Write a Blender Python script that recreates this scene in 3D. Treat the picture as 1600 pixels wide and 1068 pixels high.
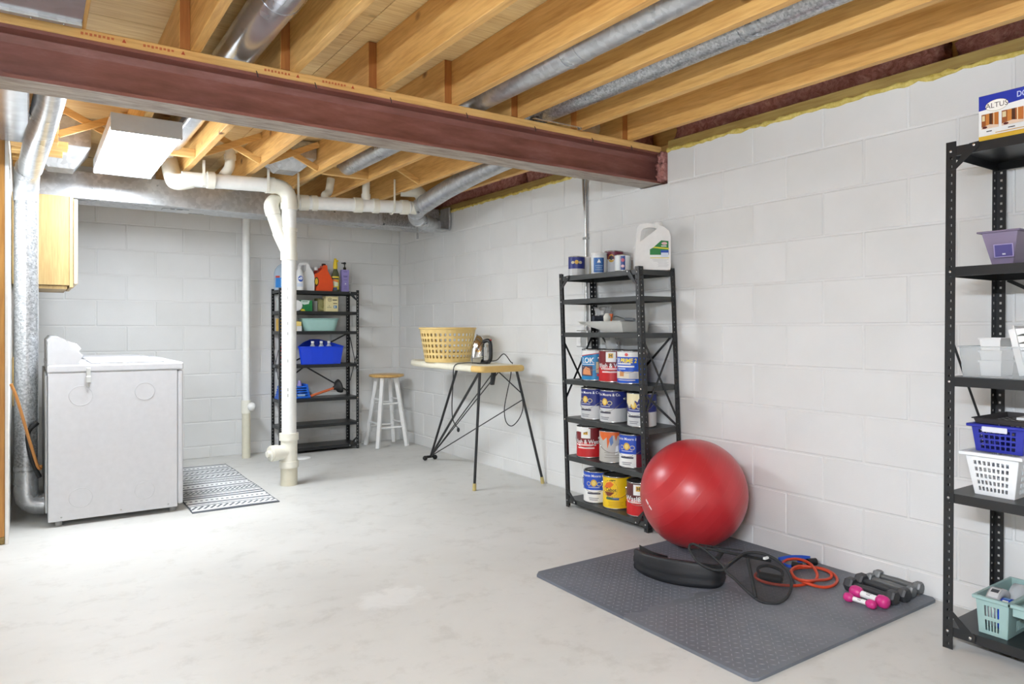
import bpy, math, random
from mathutils import Vector, Matrix
random.seed(7)
for o in list(bpy.data.objects): bpy.data.objects.remove(o)
S = bpy.context.scene
C = S.collection
PI = math.pi
# ---------------------------------------------------------------- camera
F, YAW, CX, CY, H = 1137.456, .6430, 900.36, 513.22, 1.0955
XR, YF = 2.93, 6.8255
sy, cyw = math.sin(YAW), math.cos(YAW)
cd = bpy.data.cameras.new('camera'); cam = bpy.data.objects.new('camera', cd); C.objects.link(cam)
cam.location = (0, 0, H); cam.rotation_euler = (PI/2, 0, -YAW)
cd.sensor_width = 36; cd.sensor_fit = 'HORIZONTAL'; cd.lens = 36*F/1600
cd.shift_x = -(CX-800)/1600; cd.shift_y = -(534-CY)/1600
cd.clip_start = .02; S.camera = cam
# ---------------------------------------------------------------- world, view
w = bpy.data.worlds.new('world'); S.world = w; w.use_nodes = True
w.node_tree.nodes['Background'].inputs[0].default_value = (.8, .85, 1, 1)
w.node_tree.nodes['Background'].inputs[1].default_value = .15
S.view_settings.view_transform = 'Standard'; S.view_settings.look = 'None'
S.view_settings.gamma = 1; S.view_settings.use_curve_mapping = False
S.view_settings.exposure = 0.0
LAMP1, LAMP2 = 62.0, 400.0      # emission of the fluorescent lenses (seen one, the unseen strip light over the near half)

# ---------------------------------------------------------------- photo pixel -> place
def ray(px, py):
    r = (px-CX)/F; u = -(py-CY)/F
    return Vector((sy+cyw*r, cyw-sy*r, u))
def at(px, py, ax, v):
    d = ray(px, py); o = Vector((0, 0, H)); return o+d*((v-o[ax])/d[ax])
def fl(px, py, z=0): return at(px, py, 2, z)
def rw(px, py, X=XR): return at(px, py, 0, X)
def fw(px, py, Y=YF): return at(px, py, 1, Y)
def dp(px, py, d): return Vector((0, 0, H))+ray(px, py)*d

# ---------------------------------------------------------------- materials
def lin(c):
    f = lambda v: v/12.92 if v <= .04045 else ((v+.055)/1.055)**2.4
    return tuple(f(v/255) for v in c[:3])+(1,)
MATS = {}
class NT:
    def __init__(s, name):
        s.m = bpy.data.materials.new(name); s.m.use_nodes = True; s.t = s.m.node_tree
        s.b = s.t.nodes['Principled BSDF']
    def n(s, ty, **kw):
        x = s.t.nodes.new(ty)
        for k, v in kw.items():
            if k.startswith('i_'): x.inputs[k[2:].replace('_', ' ')].default_value = v
            else: setattr(x, k, v)
        return x
    def l(s, a, b): s.t.links.new(a, b)
    def coord(s, kind='Object', scale=(1, 1, 1), rnd=False):
        tc = s.n('ShaderNodeTexCoord'); mp = s.n('ShaderNodeMapping'); mp.inputs['Scale'].default_value = scale
        s.l(tc.outputs[kind], mp.inputs[0])
        if rnd:
            oi = s.n('ShaderNodeObjectInfo'); mu = s.n('ShaderNodeMath', operation='MULTIPLY'); mu.inputs[1].default_value = 37
            s.l(oi.outputs['Random'], mu.inputs[0]); s.l(mu.outputs[0], mp.inputs['Location'])
        return mp.outputs[0]
    def noise(s, vec, scale, detail=4, rough=.55, dist=0):
        x = s.n('ShaderNodeTexNoise'); x.inputs['Scale'].default_value = scale; x.inputs['Detail'].default_value = detail
        x.inputs['Roughness'].default_value = rough; x.inputs['Distortion'].default_value = dist
        s.l(vec, x.inputs['Vector']); return x.outputs['Fac']
    def ramp(s, fac, stops, interp='LINEAR'):
        x = s.n('ShaderNodeValToRGB'); x.color_ramp.interpolation = interp; e = x.color_ramp.elements
        while len(e) < len(stops): e.new(.5)
        for k, (p, c) in enumerate(stops):
            e[k].position = p; e[k].color = lin(c) if len(c) == 3 else c
        s.l(fac, x.inputs[0]); return x.outputs[0]
    def mix(s, fac, a, b, mode='MIX'):
        x = s.n('ShaderNodeMix', data_type='RGBA', blend_type=mode)
        for sock, v in ((x.inputs[0], fac), (x.inputs[6], a), (x.inputs[7], b)):
            if hasattr(v, 'links'): s.l(v, sock)
            elif isinstance(v, (int, float)): sock.default_value = v
            else: sock.default_value = lin(v) if len(v) == 3 else v
        return x.outputs[2]
    def bump(s, fac, strength=.3, dist=.002):
        x = s.n('ShaderNodeBump'); x.inputs['Strength'].default_value = strength; x.inputs['Distance'].default_value = dist
        s.l(fac, x.inputs['Height']); s.l(x.outputs[0], s.b.inputs['Normal'])
    def set(s, col=None, rough=.5, metal=0, **kw):
        if col is not None:
            if hasattr(col, 'links'): s.l(col, s.b.inputs['Base Color'])
            else: s.b.inputs['Base Color'].default_value = lin(col)
        if hasattr(rough, 'links'): s.l(rough, s.b.inputs['Roughness'])
        else: s.b.inputs['Roughness'].default_value = rough
        s.b.inputs['Metallic'].default_value = metal
        for k, v in kw.items(): s.b.inputs[k.replace('_', ' ')].default_value = v
        return s.m
def plain(col, rough=.5, metal=0, **kw):
    key = ('p', tuple(col), rough, metal, tuple(sorted(kw.items())))
    if key not in MATS:
        t = NT('paint_%02x%02x%02x' % tuple(int(v) for v in col[:3])); v = t.coord('Object', rnd=True)
        n = t.noise(v, 30, 3)
        c = t.mix(n, [max(0, x*.97) for x in col[:3]], [min(255, x*1.03) for x in col[:3]])
        MATS[key] = t.set(c, rough, metal, **kw)
    return MATS[key]
def m_wall():
    t = NT('painted_block'); v = t.coord('Object', rnd=True)
    n = t.noise(v, 2.2, 5); c = t.ramp(n, [(.3, (220, 220, 217)), (.7, (228, 228, 226))])
    f = t.noise(v, 160, 5, .7); t.bump(f, .35, .0018); return t.set(c, .55)
def m_floor():
    t = NT('concrete_floor'); v = t.coord('Object')
    n = t.noise(v, .9, 8, .62, .4); c = t.ramp(n, [(.3, (200, 199, 194)), (.52, (211, 210, 205)), (.72, (219, 218, 214))])
    n2 = t.noise(v, 7, 9, .7, .2); c2 = t.ramp(n2, [(.33, (184, 180, 170)), (.47, (255, 255, 255))])
    c = t.mix(.22, c, c2, 'MULTIPLY')
    # pale scuff of spilled compound
    mp = t.n('ShaderNodeMapping'); tc = t.n('ShaderNodeTexCoord'); t.l(tc.outputs['Object'], mp.inputs[0])
    mp.inputs['Location'].default_value = (-1.18/.28, -2.83/.22, 0); mp.inputs['Scale'].default_value = (1/.28, 1/.22, 1)
    g = t.n('ShaderNodeTexGradient', gradient_type='SPHERICAL'); t.l(mp.outputs[0], g.inputs[0])
    n3 = t.noise(v, 9, 6, .7, 1.2); mu = t.n('ShaderNodeMath', operation='MULTIPLY'); t.l(g.outputs['Fac'], mu.inputs[0]); t.l(n3, mu.inputs[1])
    k = t.ramp(mu.outputs[0], [(.2, (0, 0, 0)), (.34, (170, 170, 170))])
    c = t.mix(k, c, (240, 240, 238))
    r = t.ramp(n2, [(.3, (.52,)*3+(1,)), (.7, (.42,)*3+(1,))])
    t.bump(t.noise(v, 60, 6, .7), .12, .002); return t.set(c, r)
def m_wood(name, light, mid, dark, axis=1, rough=.55, knots=True, gs=1.0):
    t = NT(name); sc = [9*gs, 9*gs, 9*gs]; sc[axis] = .55*gs
    v = t.coord('Object', tuple(sc), rnd=True); n = t.noise(v, 2.2, 5, .6, .3)
    c = t.ramp(n, [(.15, dark), (.5, mid), (.85, light)])
    v2 = t.coord('Object', tuple(14 if i != axis else 1.0 for i in range(3)), rnd=True)
    c = t.mix(.35, c, t.ramp(t.noise(v2, 6, 3), [(.35, (190, 150, 105)), (.6, (255, 255, 255))]), 'MULTIPLY')
    if knots:
        v3 = t.coord('Object', tuple(5.2 if i != axis else 3.2 for i in range(3)), rnd=True)
        vo = t.n('ShaderNodeTexVoronoi'); vo.inputs['Scale'].default_value = 1; t.l(v3, vo.inputs['Vector'])
        k = t.ramp(vo.outputs['Distance'], [(.05, (255, 255, 255)), (.125, (0, 0, 0))])
        c = t.mix(k, c, (112, 66, 24))
    oi = t.n('ShaderNodeObjectInfo'); c = t.mix(.5, c, t.ramp(oi.outputs['Random'], [(0, (232, 220, 205)), (1, (255, 255, 255))]), 'MULTIPLY')
    t.bump(n, .1, .002); return t.set(c, rough)
def m_galv(name, lo, hi, scale=55, rough=.3, metal=.7):
    t = NT(name); v = t.coord('Object', rnd=True)
    vo = t.n('ShaderNodeTexVoronoi'); vo.inputs['Scale'].default_value = scale; t.l(v, vo.inputs['Vector'])
    c = t.ramp(vo.outputs['Color'], [(.2, lo), (.8, hi)])
    n = t.noise(v, 4, 4); r = t.ramp(n, [(.3, (rough*.85,)*3+(1,)), (.7, (rough*1.2,)*3+(1,))])
    return t.set(c, r, metal)
def m_rusty_beam():
    t = NT('primer_beam'); v = t.coord('Object', (1.3, 6, 6)); n = t.noise(v, 3, 7, .65)
    c = t.ramp(n, [(.3, (112, 66, 54)), (.55, (134, 84, 74)), (.75, (152, 106, 100))])
    n2 = t.noise(v, 30, 3); c = t.mix(t.ramp(n2, [(.7, (0, 0, 0)), (.76, (120, 120, 120))]), c, (176, 150, 138))
    return t.set(c, .42, 0)
def m_scale_steel():
    t = NT('bare_flange'); v = t.coord('Object', (1.5, 7, 7)); n = t.noise(v, 4, 8, .7)
    c = t.ramp(n, [(.3, (112, 92, 80)), (.5, (160, 146, 132)), (.7, (196, 186, 172))]); return t.set(c, .5)
def m_pink():
    t = NT('pink_fibreglass'); v = t.coord('Object'); n = t.noise(v, 26, 8, .75, 1)
    c = t.ramp(n, [(.3, (158, 96, 90)), (.5, (206, 142, 134)), (.7, (236, 186, 176))])
    t.bump(n, 1, .02); return t.set(c, .95)
def m_foam():
    t = NT('yellow_foam'); v = t.coord('Object'); n = t.noise(v, 40, 6, .7)
    c = t.ramp(n, [(.3, (186, 158, 62)), (.7, (232, 214, 128))]); t.bump(n, .8, .01); return t.set(c, .9)
def m_mat():
    t = NT('eva_foam'); v = t.coord('Object'); n = t.noise(v, 1.6, 6, .6)
    c = t.ramp(n, [(.3, (92, 96, 103)), (.55, (112, 116, 123)), (.75, (130, 133, 139))])
    n2 = t.noise(v, 50, 4); c = t.mix(t.ramp(n2, [(.66, (0, 0, 0)), (.8, (110, 110, 110))]), c, (150, 152, 155))
    oi = t.n('ShaderNodeObjectInfo'); c = t.mix(.8, c, t.ramp(oi.outputs['Random'], [(0, (222, 224, 238)), (1, (255, 255, 255))]), 'MULTIPLY')
    t.bump(n2, .15, .002); return t.set(c, .5)
def m_ball():
    t = NT('ball_vinyl'); v = t.coord('Object'); mp = t.n('ShaderNodeMapping'); mp.inputs['Rotation'].default_value = (.5, .75, 0); t.l(v, mp.inputs[0])
    wv = t.n('ShaderNodeTexWave', bands_direction='Z', wave_profile='SIN'); wv.inputs['Scale'].default_value = 7; wv.inputs['Distortion'].default_value = .3
    t.l(mp.outputs[0], wv.inputs[0]); k = t.ramp(wv.outputs['Fac'], [(.93, (0, 0, 0)), (.99, (255, 255, 255))])
    t.bump(k, .25, .0015); c = t.mix(.5, (188, 40, 46), t.ramp(t.noise(v, 5, 4), [(.3, (176, 32, 38)), (.7, (198, 48, 54))]))
    c = t.mix(t.ramp(wv.outputs['Fac'], [(.985, (0, 0, 0)), (1, (90, 90, 90))]), c, (214, 96, 96))
    return t.set(c, .36, 0, Coat_Weight=.4, Coat_Roughness=.3)
def m_glassy(col, alpha=.35, rough=.1, name='clear_plastic'):
    t = NT(name); out = t.t.nodes['Material Output']; tr = t.n('ShaderNodeBsdfTransparent'); ms = t.n('ShaderNodeMixShader')
    fr = t.n('ShaderNodeLayerWeight'); fr.inputs[0].default_value = .25
    ma = t.n('ShaderNodeMath', operation='MULTIPLY_ADD'); ma.inputs[1].default_value = 1-alpha; ma.inputs[2].default_value = alpha; ma.use_clamp = True
    t.l(fr.outputs['Facing'], ma.inputs[0]); t.set(col, rough)
    t.l(ma.outputs[0], ms.inputs[0]); t.l(tr.outputs[0], ms.inputs[1]); t.l(t.b.outputs[0], ms.inputs[2]); t.l(ms.outputs[0], out.inputs[0]); return t.m
def m_emit(col, st, name):
    t = NT(name); t.set((240, 240, 238), .4); t.b.inputs['Emission Color'].default_value = lin(col); t.b.inputs['Emission Strength'].default_value = st; return t.m

WALL = m_wall(); FLOOR = m_floor()
JOIST = m_wood('joist_pine', (240, 200, 132), (226, 180, 108), (206, 154, 82))
JOISTX = m_wood('plate_pine', (240, 204, 138), (230, 188, 118), (208, 158, 88), 0)
PLY = m_wood('plywood', (246, 226, 174), (238, 212, 154), (222, 190, 128), 0, gs=.45)
BLOCKING = m_wood('end_grain', (192, 132, 66), (168, 108, 52), (140, 84, 38), 2)
SILL = m_wood('treated_sill', (176, 152, 92), (156, 132, 74), (128, 106, 56), 1)
STUD = m_wood('stud', (214, 164, 92), (196, 142, 72), (166, 114, 54), 2)
BIRCH = m_wood('birch_cab', (168, 146, 98), (162, 138, 90), (154, 130, 82), 2, .45, False)
SEATW = m_wood('stool_seat', (240, 204, 136), (230, 190, 118), (212, 166, 94), 0, .3, False)
GALV = m_galv('galvanised', (186, 188, 190), (206, 208, 210), 40)
GALVS = m_galv('galvanised_spangle', (150, 152, 153), (196, 198, 200), 120, .3)
SHEET = m_galv('sheet_metal', (186, 188, 192), (204, 206, 210), 20, .2)
BEAM = m_rusty_beam(); FLANGE = m_scale_steel(); PINK = m_pink(); FOAM = m_foam()
PVC = plain((232, 229, 215), .3); PVCD = plain((216, 211, 190), .4); PVCW = plain((238, 238, 234), .35)
BLACKM = plain((34, 35, 36), .36, .0); BLACKP = plain((22, 22, 23), .45); GREYM = plain((58, 60, 60), .4, .3)
WHITEM = plain((204, 204, 206), .25); WHITEP = plain((236, 236, 234), .4); CHROME = plain((214, 214, 212), .08, 1.0)
STEEL = plain((190, 191, 190), .22, .9); DRY = plain((238, 236, 231), .8); EVA = m_mat(); EVAT = plain((124, 128, 135), .5); BALL = m_ball()
CREAM = plain((226, 196, 128), .45); PADTAN = plain((226, 190, 118), .85); PADCREAM = plain((232, 226, 204), .85)

# ---------------------------------------------------------------- mesh builder
class MB:
    def __init__(s): s.v = []; s.f = []; s.mi = []; s.sm = []; s.cur = 0; s.smooth = False
    def add(s, verts, faces, smooth=None):
        b = len(s.v); s.v += [tuple(v) for v in verts]
        for f in faces: s.f.append(tuple(i+b for i in f)); s.mi.append(s.cur); s.sm.append(s.smooth if smooth is None else smooth)
        return s
    def box(s, x0, x1, y0, y1, z0, z1, M=None):
        v = [(x, y, z) for z in (z0, z1) for y in (y0, y1) for x in (x0, x1)]
        if M is not None: v = [M @ Vector(p) for p in v]
        return s.add(v, [(0, 2, 3, 1), (4, 5, 7, 6), (0, 1, 5, 4), (2, 6, 7, 3), (0, 4, 6, 2), (1, 3, 7, 5)], False)
    def bbox(s, x0, x1, y0, y1, z0, z1, b=.004, M=None):      # box with chamfered edges
        xs = (x0, x1); ys = (y0, y1); zs = (z0, z1); v = []; idx = {}
        for i in (0, 1):
            for j in (0, 1):
                for k in (0, 1):
                    px, py, pz = xs[i], ys[j], zs[k]; dx = b if i == 0 else -b; dy = b if j == 0 else -b; dz = b if k == 0 else -b
                    for a, p in enumerate(((px, py+dy, pz+dz), (px+dx, py, pz+dz), (px+dx, py+dy, pz))): idx[i, j, k, a] = len(v); v.append(p)
        f = []
        for i in (0, 1): f.append([idx[i, 0, 0, 0], idx[i, 1, 0, 0], idx[i, 1, 1, 0], idx[i, 0, 1, 0]][::(-1 if i == 0 else 1)])
        for j in (0, 1): f.append([idx[0, j, 0, 1], idx[1, j, 0, 1], idx[1, j, 1, 1], idx[0, j, 1, 1]][::(1 if j == 0 else -1)])
        for k in (0, 1): f.append([idx[0, 0, k, 2], idx[1, 0, k, 2], idx[1, 1, k, 2], idx[0, 1, k, 2]][::(-1 if k == 0 else 1)])
        for i in (0, 1):
            for j in (0, 1): f.append([idx[i, j, 0, 0], idx[i, j, 0, 1], idx[i, j, 1, 1], idx[i, j, 1, 0]])
        for i in (0, 1):
            for k in (0, 1): f.append([idx[i, 0, k, 0], idx[i, 0, k, 2], idx[i, 1, k, 2], idx[i, 1, k, 0]])
        for j in (0, 1):
            for k in (0, 1): f.append([idx[0, j, k, 1], idx[0, j, k, 2], idx[1, j, k, 2], idx[1, j, k, 1]])
        for i in (0, 1):
            for j in (0, 1):
                for k in (0, 1): f.append([idx[i, j, k, 0], idx[i, j, k, 1], idx[i, j, k, 2]])
        if M is not None: v = [M @ Vector(p) for p in v]
        return s.add(v, f, False)
    def ring(s, c, ax, up, r, n):
        ax = Vector(ax).normalized(); u = Vector(up); u = (u-ax*u.dot(ax)).normalized(); w_ = ax.cross(u)
        return [Vector(c)+(u*math.cos(2*PI*i/n)+w_*math.sin(2*PI*i/n))*r for i in range(n)]
    def cyl(s, p0, p1, r0, r1=None, n=20, caps=True):
        p0 = Vector(p0); p1 = Vector(p1); r1 = r0 if r1 is None else r1; ax = p1-p0
        up = (0, 0, 1) if abs(ax.normalized().z) < .9 else (1, 0, 0)
        v = s.ring(p0, ax, up, r0, n)+s.ring(p1, ax, up, r1, n)
        s.add(v, [(i, (i+1) % n, n+(i+1) % n, n+i) for i in range(n)], True)
        if caps: s.add(v, [tuple(range(n))[::-1], tuple(range(n, 2*n))], False)
        return s
    def lathe(s, prof, c=(0, 0, 0), n=28, sx=1, sy_=1, M=None, smooth=True, pw=None):
        # prof: [(r, z)] round the z axis at c; pw: superellipse power for squarish bodies
        v = []; f = []
        def cs(a):
            if not pw: return math.cos(a), math.sin(a)
            q = lambda t: math.copysign(abs(t)**(2/pw), t); return q(math.cos(a)), q(math.sin(a))
        for r, z in prof:
            for i in range(n):
                a, b = cs(2*PI*i/n); v.append((c[0]+r*a*sx, c[1]+r*b*sy_, c[2]+z))
        for k in range(len(prof)-1):
            for i in range(n):
                f.append((k*n+i, k*n+(i+1) % n, (k+1)*n+(i+1) % n, (k+1)*n+i))
        if M is not None: v = [M @ Vector(p) for p in v]
        s.add(v, f, smooth); s.add([v[i] for i in range(n)], [tuple(range(n))[::-1]], False)
        k = len(prof)-1; s.add([v[k*n+i] for i in range(n)], [tuple(range(n))], False); return s
    def tube(s, pts, r, n=10, closed=False, caps=True, rad=None):
        pts = [Vector(p) for p in pts]; m = len(pts); v = []; up = None
        for i in range(m):
            a = pts[(i-1) % m] if (closed or i > 0) else pts[i]; b = pts[(i+1) % m] if (closed or i < m-1) else pts[i]
            t = (b-a).normalized() if (b-a).length > 1e-9 else Vector((0, 0, 1))
            if up is None: up = Vector((0, 0, 1)) if abs(t.z) < .9 else Vector((1, 0, 0))
            up = (up-t*up.dot(t)).normalized(); w_ = t.cross(up); rr = rad[i] if rad else r
            v += [pts[i]+(up*math.cos(2*PI*k/n)+w_*math.sin(2*PI*k/n))*rr for k in range(n)]
        f = []
        for i in range(m if closed else m-1):
            j = (i+1) % m; f += [(i*n+k, i*n+(k+1) % n, j*n+(k+1) % n, j*n+k) for k in range(n)]
        s.add(v, f, True)
        if caps and not closed: s.add(v[:n], [tuple(range(n))[::-1]], False); s.add(v[-n:], [tuple(range(n))], False)
        return s
    def prism(s, poly, a0, a1, axis=2, smooth=False):
        # poly in the two other axes (cyclic order), extruded along axis
        def P(u, v_, a): return {0: (a, u, v_), 1: (u, a, v_), 2: (u, v_, a)}[axis]
        n = len(poly); v = [P(u, q, a0) for u, q in poly]+[P(u, q, a1) for u, q in poly]
        s.add(v, [(i, (i+1) % n, n+(i+1) % n, n+i) for i in range(n)], smooth)
        s.add(v, [tuple(range(n))[::-1], tuple(range(n, 2*n))], False); return s
    def sphere(s, c, r, n=24, m=14, sc=(1, 1, 1)):
        v = [(c[0], c[1], c[2]-r*sc[2])]; f = []
        for j in range(1, m):
            a = -PI/2+PI*j/m
            for i in range(n): b = 2*PI*i/n; v.append((c[0]+r*sc[0]*math.cos(a)*math.cos(b), c[1]+r*sc[1]*math.cos(a)*math.sin(b), c[2]+r*sc[2]*math.sin(a)))
        v.append((c[0], c[1], c[2]+r*sc[2])); T = len(v)-1
        for i in range(n): f.append((0, 1+(i+1) % n, 1+i)); f.append((T, T-n+i, T-n+(i+1) % n))
        for j in range(m-2):
            for i in range(n): a = 1+j*n; f.append((a+i, a+(i+1) % n, a+n+(i+1) % n, a+n+i))
        return s.add(v, f, True)
    def map(s, fn): s.v = [tuple(fn(Vector(p))) for p in s.v]; return s
    def mesh(s, name, mats):
        me = bpy.data.meshes.new(name); me.from_pydata(s.v, [], s.f)
        for m in (mats if isinstance(mats, (list, tuple)) else [mats]): me.materials.append(m)
        me.polygons.foreach_set('material_index', s.mi); me.polygons.foreach_set('use_smooth', s.sm); me.update(); return me
    def build(s, name, mats, parent=None, loc=None):
        o = bpy.data.objects.new(name, s.mesh(name, mats)); C.objects.link(o)
        if parent is not None: o.parent = parent
        if loc is not None: o.location = loc
        return o
def tag(o, label=None, cat=None, group=None, kind=None):
    for k, v in (('label', label), ('category', cat), ('group', group), ('kind', kind)):
        if v: o[k] = v
    return o
def thing(name, label, cat, loc=(0, 0, 0), rz=0, group=None):
    o = bpy.data.objects.new(name, None); C.objects.link(o); o.location = loc; o.rotation_euler = (0, 0, rz); o.empty_display_size = .05
    return tag(o, label, cat, group)
def inst(me, name, parent, loc=(0, 0, 0)):
    o = bpy.data.objects.new(name, me); C.objects.link(o); o.parent = parent; o.location = loc; return o
def arc(c, r, a0, a1, n, U, V):
    U = Vector(U); V = Vector(V); return [Vector(c)+U*(r*math.cos(a0+(a1-a0)*i/n))+V*(r*math.sin(a0+(a1-a0)*i/n)) for i in range(n+1)]
def spline(pts, k=6, closed=False):
    pts = [Vector(p) for p in pts]; n = len(pts); out = []
    for i in range(n if closed else n-1):
        g = lambda j: pts[j % n] if closed else pts[min(max(j, 0), n-1)]
        a, b, c, d = g(i-1), g(i), g(i+1), g(i+2)
        for q in range(k):
            t = q/k; out.append(.5*((2*b)+(c-a)*t+(2*a-5*b+4*c-d)*t*t+(3*b-a-3*c+d)*t**3))
    if not closed: out.append(pts[-1])
    return out

# ---------------------------------------------------------------- printed decals (flat print as thin shells)
_tx = {}
def glyphs(s, bold):
    k = (s, bold)
    if k not in _tx:
        cu = bpy.data.curves.new('t', 'FONT'); cu.body = s; cu.size = 1; cu.align_x = 'CENTER'; cu.align_y = 'CENTER'; cu.offset = bold; cu.resolution_u = 3
        ob = bpy.data.objects.new('t', cu); me = bpy.data.meshes.new_from_object(ob)
        _tx[k] = ([(v.co.x, v.co.y) for v in me.vertices], [tuple(p.vertices) for p in me.polygons])
        bpy.data.objects.remove(ob); bpy.data.curves.remove(cu); bpy.data.meshes.remove(me)
    return _tx[k]
def decals(parent, items, fn, name='printed_label', eps=.0005, rough=.4):
    """items: ('r',u0,u1,v0,v1,col) ('e',u,v,ru,rv,col) ('t',text,u,v,size,col[,bold,xscale,shear]) ('p',[(u,v)..],col); fn(u,v,off)->xyz"""
    mb = MB(); cols = []
    for L, it in enumerate(items):
        col = it[5] if it[0] in 're' else (it[5] if it[0] == 't' else it[2])
        if col not in cols: cols.append(col)
        mb.cur = cols.index(col); e = eps*(1+L*.35)
        if it[0] == 'r':
            _, u0, u1, v0, v1, _c = it; n = max(1, int(abs(u1-u0)/.008)); V = []
            for i in range(n+1): u = u0+(u1-u0)*i/n; V += [fn(u, v0, e), fn(u, v1, e)]
            mb.add(V, [(2*i, 2*i+2, 2*i+3, 2*i+1) for i in range(n)], False)
        elif it[0] == 'e':
            _, u, v, ru, rv, _c = it; n = 20; V = [fn(u, v, e)]+[fn(u+ru*math.cos(2*PI*i/n), v+rv*math.sin(2*PI*i/n), e) for i in range(n)]
            mb.add(V, [(0, 1+i, 1+(i+1) % n) for i in range(n)], False)
        elif it[0] == 'p':
            def clip(P, k, keep_hi):
                out = []
                for i in range(len(P)):
                    p, q = P[i], P[(i+1) % len(P)]; a_, b_ = (p[0]-k, q[0]-k) if keep_hi else (k-p[0], k-q[0])
                    if a_ >= 0: out.append(p)
                    if a_*b_ < 0: f_ = a_/(a_-b_); out.append((k, p[1]+(q[1]-p[1])*f_))
                return out
            us = [p[0] for p in it[1]]; n = max(1, int((max(us)-min(us))/.008)); du = (max(us)-min(us))/n
            for i in range(n):
                Q = clip(clip(it[1], min(us)+du*i, True), min(us)+du*(i+1), False)
                if len(Q) >= 3: mb.add([fn(u, v, e) for u, v in Q], [tuple(range(len(Q)))], False)
        else:
            _, tx, u, v, sz, _c = it[:6]; bold = it[6] if len(it) > 6 else .0; xs = it[7] if len(it) > 7 else 1; sh = it[8] if len(it) > 8 else 0
            V, Fc = glyphs(tx, bold); mb.add([fn(u+(x*xs+y*sh)*sz, v+y*sz, e) for x, y in V], Fc, False)
    return mb.build(name, [plain(c, rough) for c in cols], parent)
def cylmap(r, phi, z0=0):
    return lambda u, v, e: ((r+e)*math.cos(phi+u/r), (r+e)*math.sin(phi+u/r), z0+v)
def planemap(o, U, V, N):
    o, U, V, N = map(Vector, (o, U, V, N)); return lambda u, v, e: o+U*u+V*v+N*e

# =========================================================================================== THE SETTING
ZJ, JH = 2.152, .205            # joist underside, joist height
ZS = ZJ+JH
XL, YB = -3.2, -2.6
# floor
fo = MB().box(XL-.2, XR+.2, YB-.2, YF+.2, -.12, 0).build('floor', FLOOR); tag(fo, 'pale grey poured concrete basement floor', kind='structure')
# masonry: slab = mortar plane, blocks stand proud of it
BL, BH, J = .4064, .2032, .0035
def block_mesh(name, L, Hh, axis):
    a, b, p = L/2-J, Hh/2-J, .0034
    a2, b2 = a-.004, b-.004
    v = [(-a, 0, -b), (a, 0, -b), (a, 0, b), (-a, 0, b), (-a2, -p, -b2), (a2, -p, -b2), (a2, -p, b2), (-a2, -p, b2)]
    f = [(4, 5, 6, 7), (0, 1, 5, 4), (1, 2, 6, 5), (2, 3, 7, 6), (3, 0, 4, 7)]
    if axis == 'R': v = [(y, -x, z) for x, y, z in v]          # face looks to -X
    return MB().add(v, f).mesh(name, WALL)
WTOP = 2.122
wr = MB().box(XR, XR+.2, YB, 3.035, 0, WTOP).box(XR, XR+.2, 3.27, YF, 0, WTOP).box(XR, XR+.2, 3.035, 3.27, 0, 1.93).build('wall_right', WALL)
tag(wr, 'white painted concrete block foundation wall along the side', kind='structure')
wb = MB().box(XL, XR+.2, YF, YF+.2, 0, ZS).build('wall_back', WALL); tag(wb, 'white painted concrete block wall behind the laundry corner', kind='structure')
cache = {}
def blocks(parent, axis, lo, hi, off_even, off_odd, skip=None):
    for k in range(-1, 10):
        z0 = .10+BH*k if k >= 0 else 0; z1 = min(.10+BH*(k+1), WTOP)
        off = off_even if k % 2 == 0 else off_odd
        n0 = math.floor((lo-off)/BL)
        q = off+n0*BL
        while q < hi-.02:
            a, b = max(q, lo), min(q+BL, hi); q += BL
            if b-a < .03: continue
            segs = [(a, b)]
            if skip and z1 > skip[2]+.01:
                segs = [(x, y) for x, y in ((a, min(b, skip[0])), (max(a, skip[1]), b)) if y-x > .03]
            for a_, b_ in segs:
                key = (axis, round(b_-a_, 3), round(z1-z0, 3))
                if key not in cache: cache[key] = block_mesh('block', b_-a_, z1-z0, axis)
                m = (a_+b_)/2; d = random.uniform(-.0007, .0007)
                inst(cache[key], 'block', parent, (XR+d, m, (z0+z1)/2) if axis == 'R' else (m, YF+d, (z0+z1)/2))
blocks(wr, 'R', .2, YF, 2.6148-BL*6, 2.6148-BL*6+BL/2, (3.035, 3.27, 1.93))
blocks(wb, 'F', -.08, XR-.004, 1.2223+BL/2-BL*4, 1.2223-BL*4)
# unseen rest of the room
for nm, b in (('wall_front', (XL, XR+.2, YB-.15, YB, 0, ZS)), ('wall_side', (XL-.15, XL, YB, YF, 0, ZS))):
    tag(MB().box(*b).build(nm, DRY), 'plain white wall closing the room', kind='structure')
# partition with an open stud end
wl = MB().box(-.105, -.092, 4.70, YF-.006, .0, 2.13).build('wall_left', DRY); tag(wl, 'white drywall partition with a bare stud end', kind='structure')
for y in (4.70, 5.10, 5.51, 5.92, 6.33): MB().bbox(-.196, -.107, y, y+.038, .039, 2.112, .002).build('stud', STUD, wl)
MB().bbox(-.196, -.107, 4.70, YF-.02, 0.001, .038, .002).build('bottom_plate', SILL, wl)
MB().bbox(-.196, -.107, 4.70, YF-.02, 2.113, ZJ-.001, .002).build('top_plate', STUD, wl)
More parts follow.
